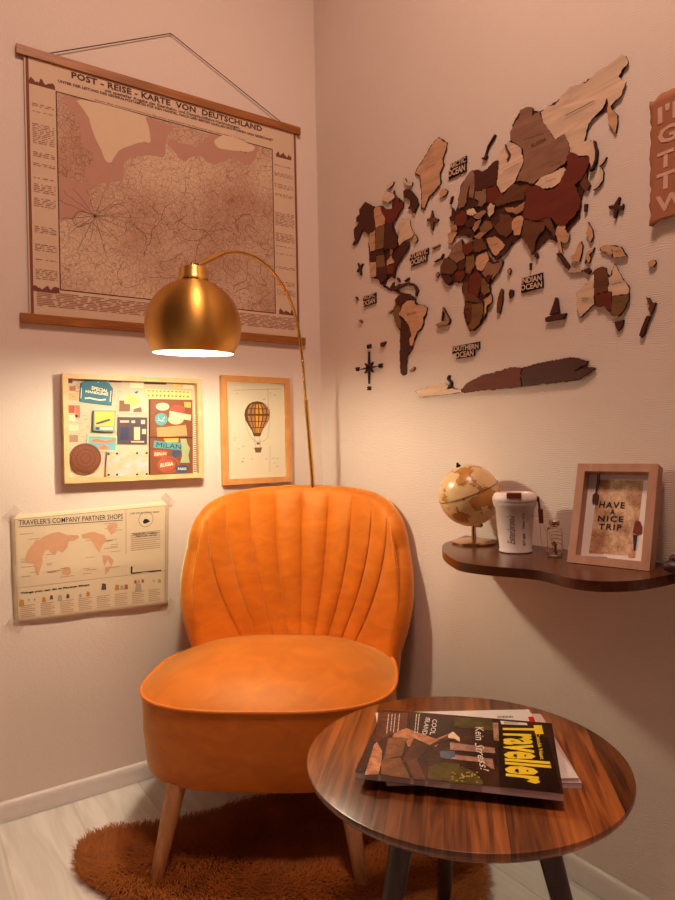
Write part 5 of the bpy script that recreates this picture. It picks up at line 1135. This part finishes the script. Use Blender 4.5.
def sticker(nm, polys, c, h=.0003, **k):
    b = MB()
    for i, p in enumerate(polys): b.prism(f1, p, 0, h+.00003*i)
    if nm in ('skin_tone_print','arm_print','window_frame_print','wicker_print','grass_print','foliage_print','column_print','sky_print','dark_band_print'):
        d = tuple(x*.35 for x in c[:3])+(1,); m = webmat('mg_'+nm, c, tuple(x*.6 for x in c[:3])+(1,), d, [(110, .10, .55, False), (260, .2, .5, True)], 60); m.node_tree.nodes['Principled BSDF'].inputs['Roughness'].default_value = .3
        return b.build(nm, m, t1)
    return b.build(nm, gls('mg_'+nm, c, **k), t1)
sticker('skin_tone_print', [ML((62,482),(150,478),(170,400),(175,330),(140,270),(122,290)), ML((250,215),(330,180),(420,215),(520,250),(600,220),(520,300),(400,290),(340,300),(320,245),(240,240))], srgb(214, 146, 108), .0002)
sticker('sky_print', [ML((150,75),(340,85),(330,180),(250,215),(190,240),(155,270),(130,260))], srgb(110, 62, 46), .0003)
sticker('arm_print', [ML((380,245),(480,290),(600,225),(660,250),(560,270),(470,320),(390,400),(300,400))], srgb(92, 52, 34), .0004)
sticker('window_frame_print', [ML((330,400),(400,380),(455,515),(380,510)), ML((180,370),(330,250),(345,250),(200,395))], srgb(118, 68, 48), .00045)
sticker('wicker_print', [ML((215,245),(330,250),(300,360),(185,380))], srgb(150, 98, 64), .0005, bump=.6, bscale=500)
sticker('grass_print', [ML((170,385),(290,370),(360,510),(165,480))], srgb(140, 92, 58), .0005, bump=.6, bscale=400)
sticker('foliage_print', [M1((0,330),(60,320),(120,350),(160,395),(155,412),(0,398)), ML((470,430),(560,400),(674,410),(674,530),(470,512)), M1((20,85),(200,90),(215,150),(20,130))], srgb(96, 80, 34), .0004)
sticker('blossom_print', [M1((x, y), (x+9, y+1), (x+7, y+6), (x-1, y+5)) for x, y in [(random.uniform(5, 140), random.uniform(345, 395)) for _ in range(26)]], srgb(196, 170, 76), .0006)
sticker('column_print', [M1((0,205),(215,232),(218,258),(0,240)), M1((0,262),(205,285),(215,335),(200,330),(150,300),(0,285)), M1((205,110),(232,112),(236,200),(212,195))], srgb(186, 140, 122), .0005)
sticker('window_blue_print', [ML((545,330),(640,330),(645,365),(600,385),(550,370))], srgb(84, 92, 116), .0006)
sticker('hat_print', [ML((598,225),(630,205),(674,245),(674,270),(640,250),(600,245))], srgb(232, 200, 170), .0006)
sticker('dark_band_print', [M1((225,140),(470,180),(540,452),(240,420))], srgb(44, 24, 18), .0002)
b = MB(); ptext(b, f1, 'Traveller', M1((250,122), (268,390), (508,418), (442,124)), .0009, bold=.035)
ptext(b, f1, 'Condé Nast', M1((412,166), (436,290), (456,288), (432,162)), .0012, bold=.02); b.build('yellow_title', mat('title_yellow', srgb(240, 206, 50), .4), t1)
b = MB(); ptext(b, f1, 'Kein', M1((122,132), (122,200), (165,192), (160,122)), .0009, shear=.5); ptext(b, f1, 'Stress!', M1((118,210), (150,352), (190,345), (160,210)), .0009, shear=.5)
for r0 in (215, 238, 258, 285, 395, 412):
    y = 92
    while y < 205: L = random.uniform(10, 26); b.prism(f1, ML((r0-.1*y+8, y), (r0-.1*y+13, y), (r0-.1*(y+L)+13, y+L), (r0-.1*(y+L)+8, y+L)), .0003, .0009); y += L+5
ptext(b, f1, 'COOL', ML((500,125), (480,225), (515,228), (530,130)), .0009, bold=.01); ptext(b, f1, 'ISLAND', ML((455,115), (430,222), (462,228), (485,120)), .0009, bold=.01)
b.build('white_lettering', mat('cover_white_ink', srgb(232, 222, 212), .4), t1)
b = MB(); b.prism(f1, M1((243,101),(370,112),(374,122),(247,117)), 0, .0005); b.build('barcode_panel', mat('cover_white_ink', (1,1,1)), t1)
b = MB()
for i in range(14): x = 262+5*i; b.prism(f1, M1((x,105),(x+2,105),(x+3,116),(x+1,116)), .0005, .0008)
b.build('barcode', black_ink, t1)
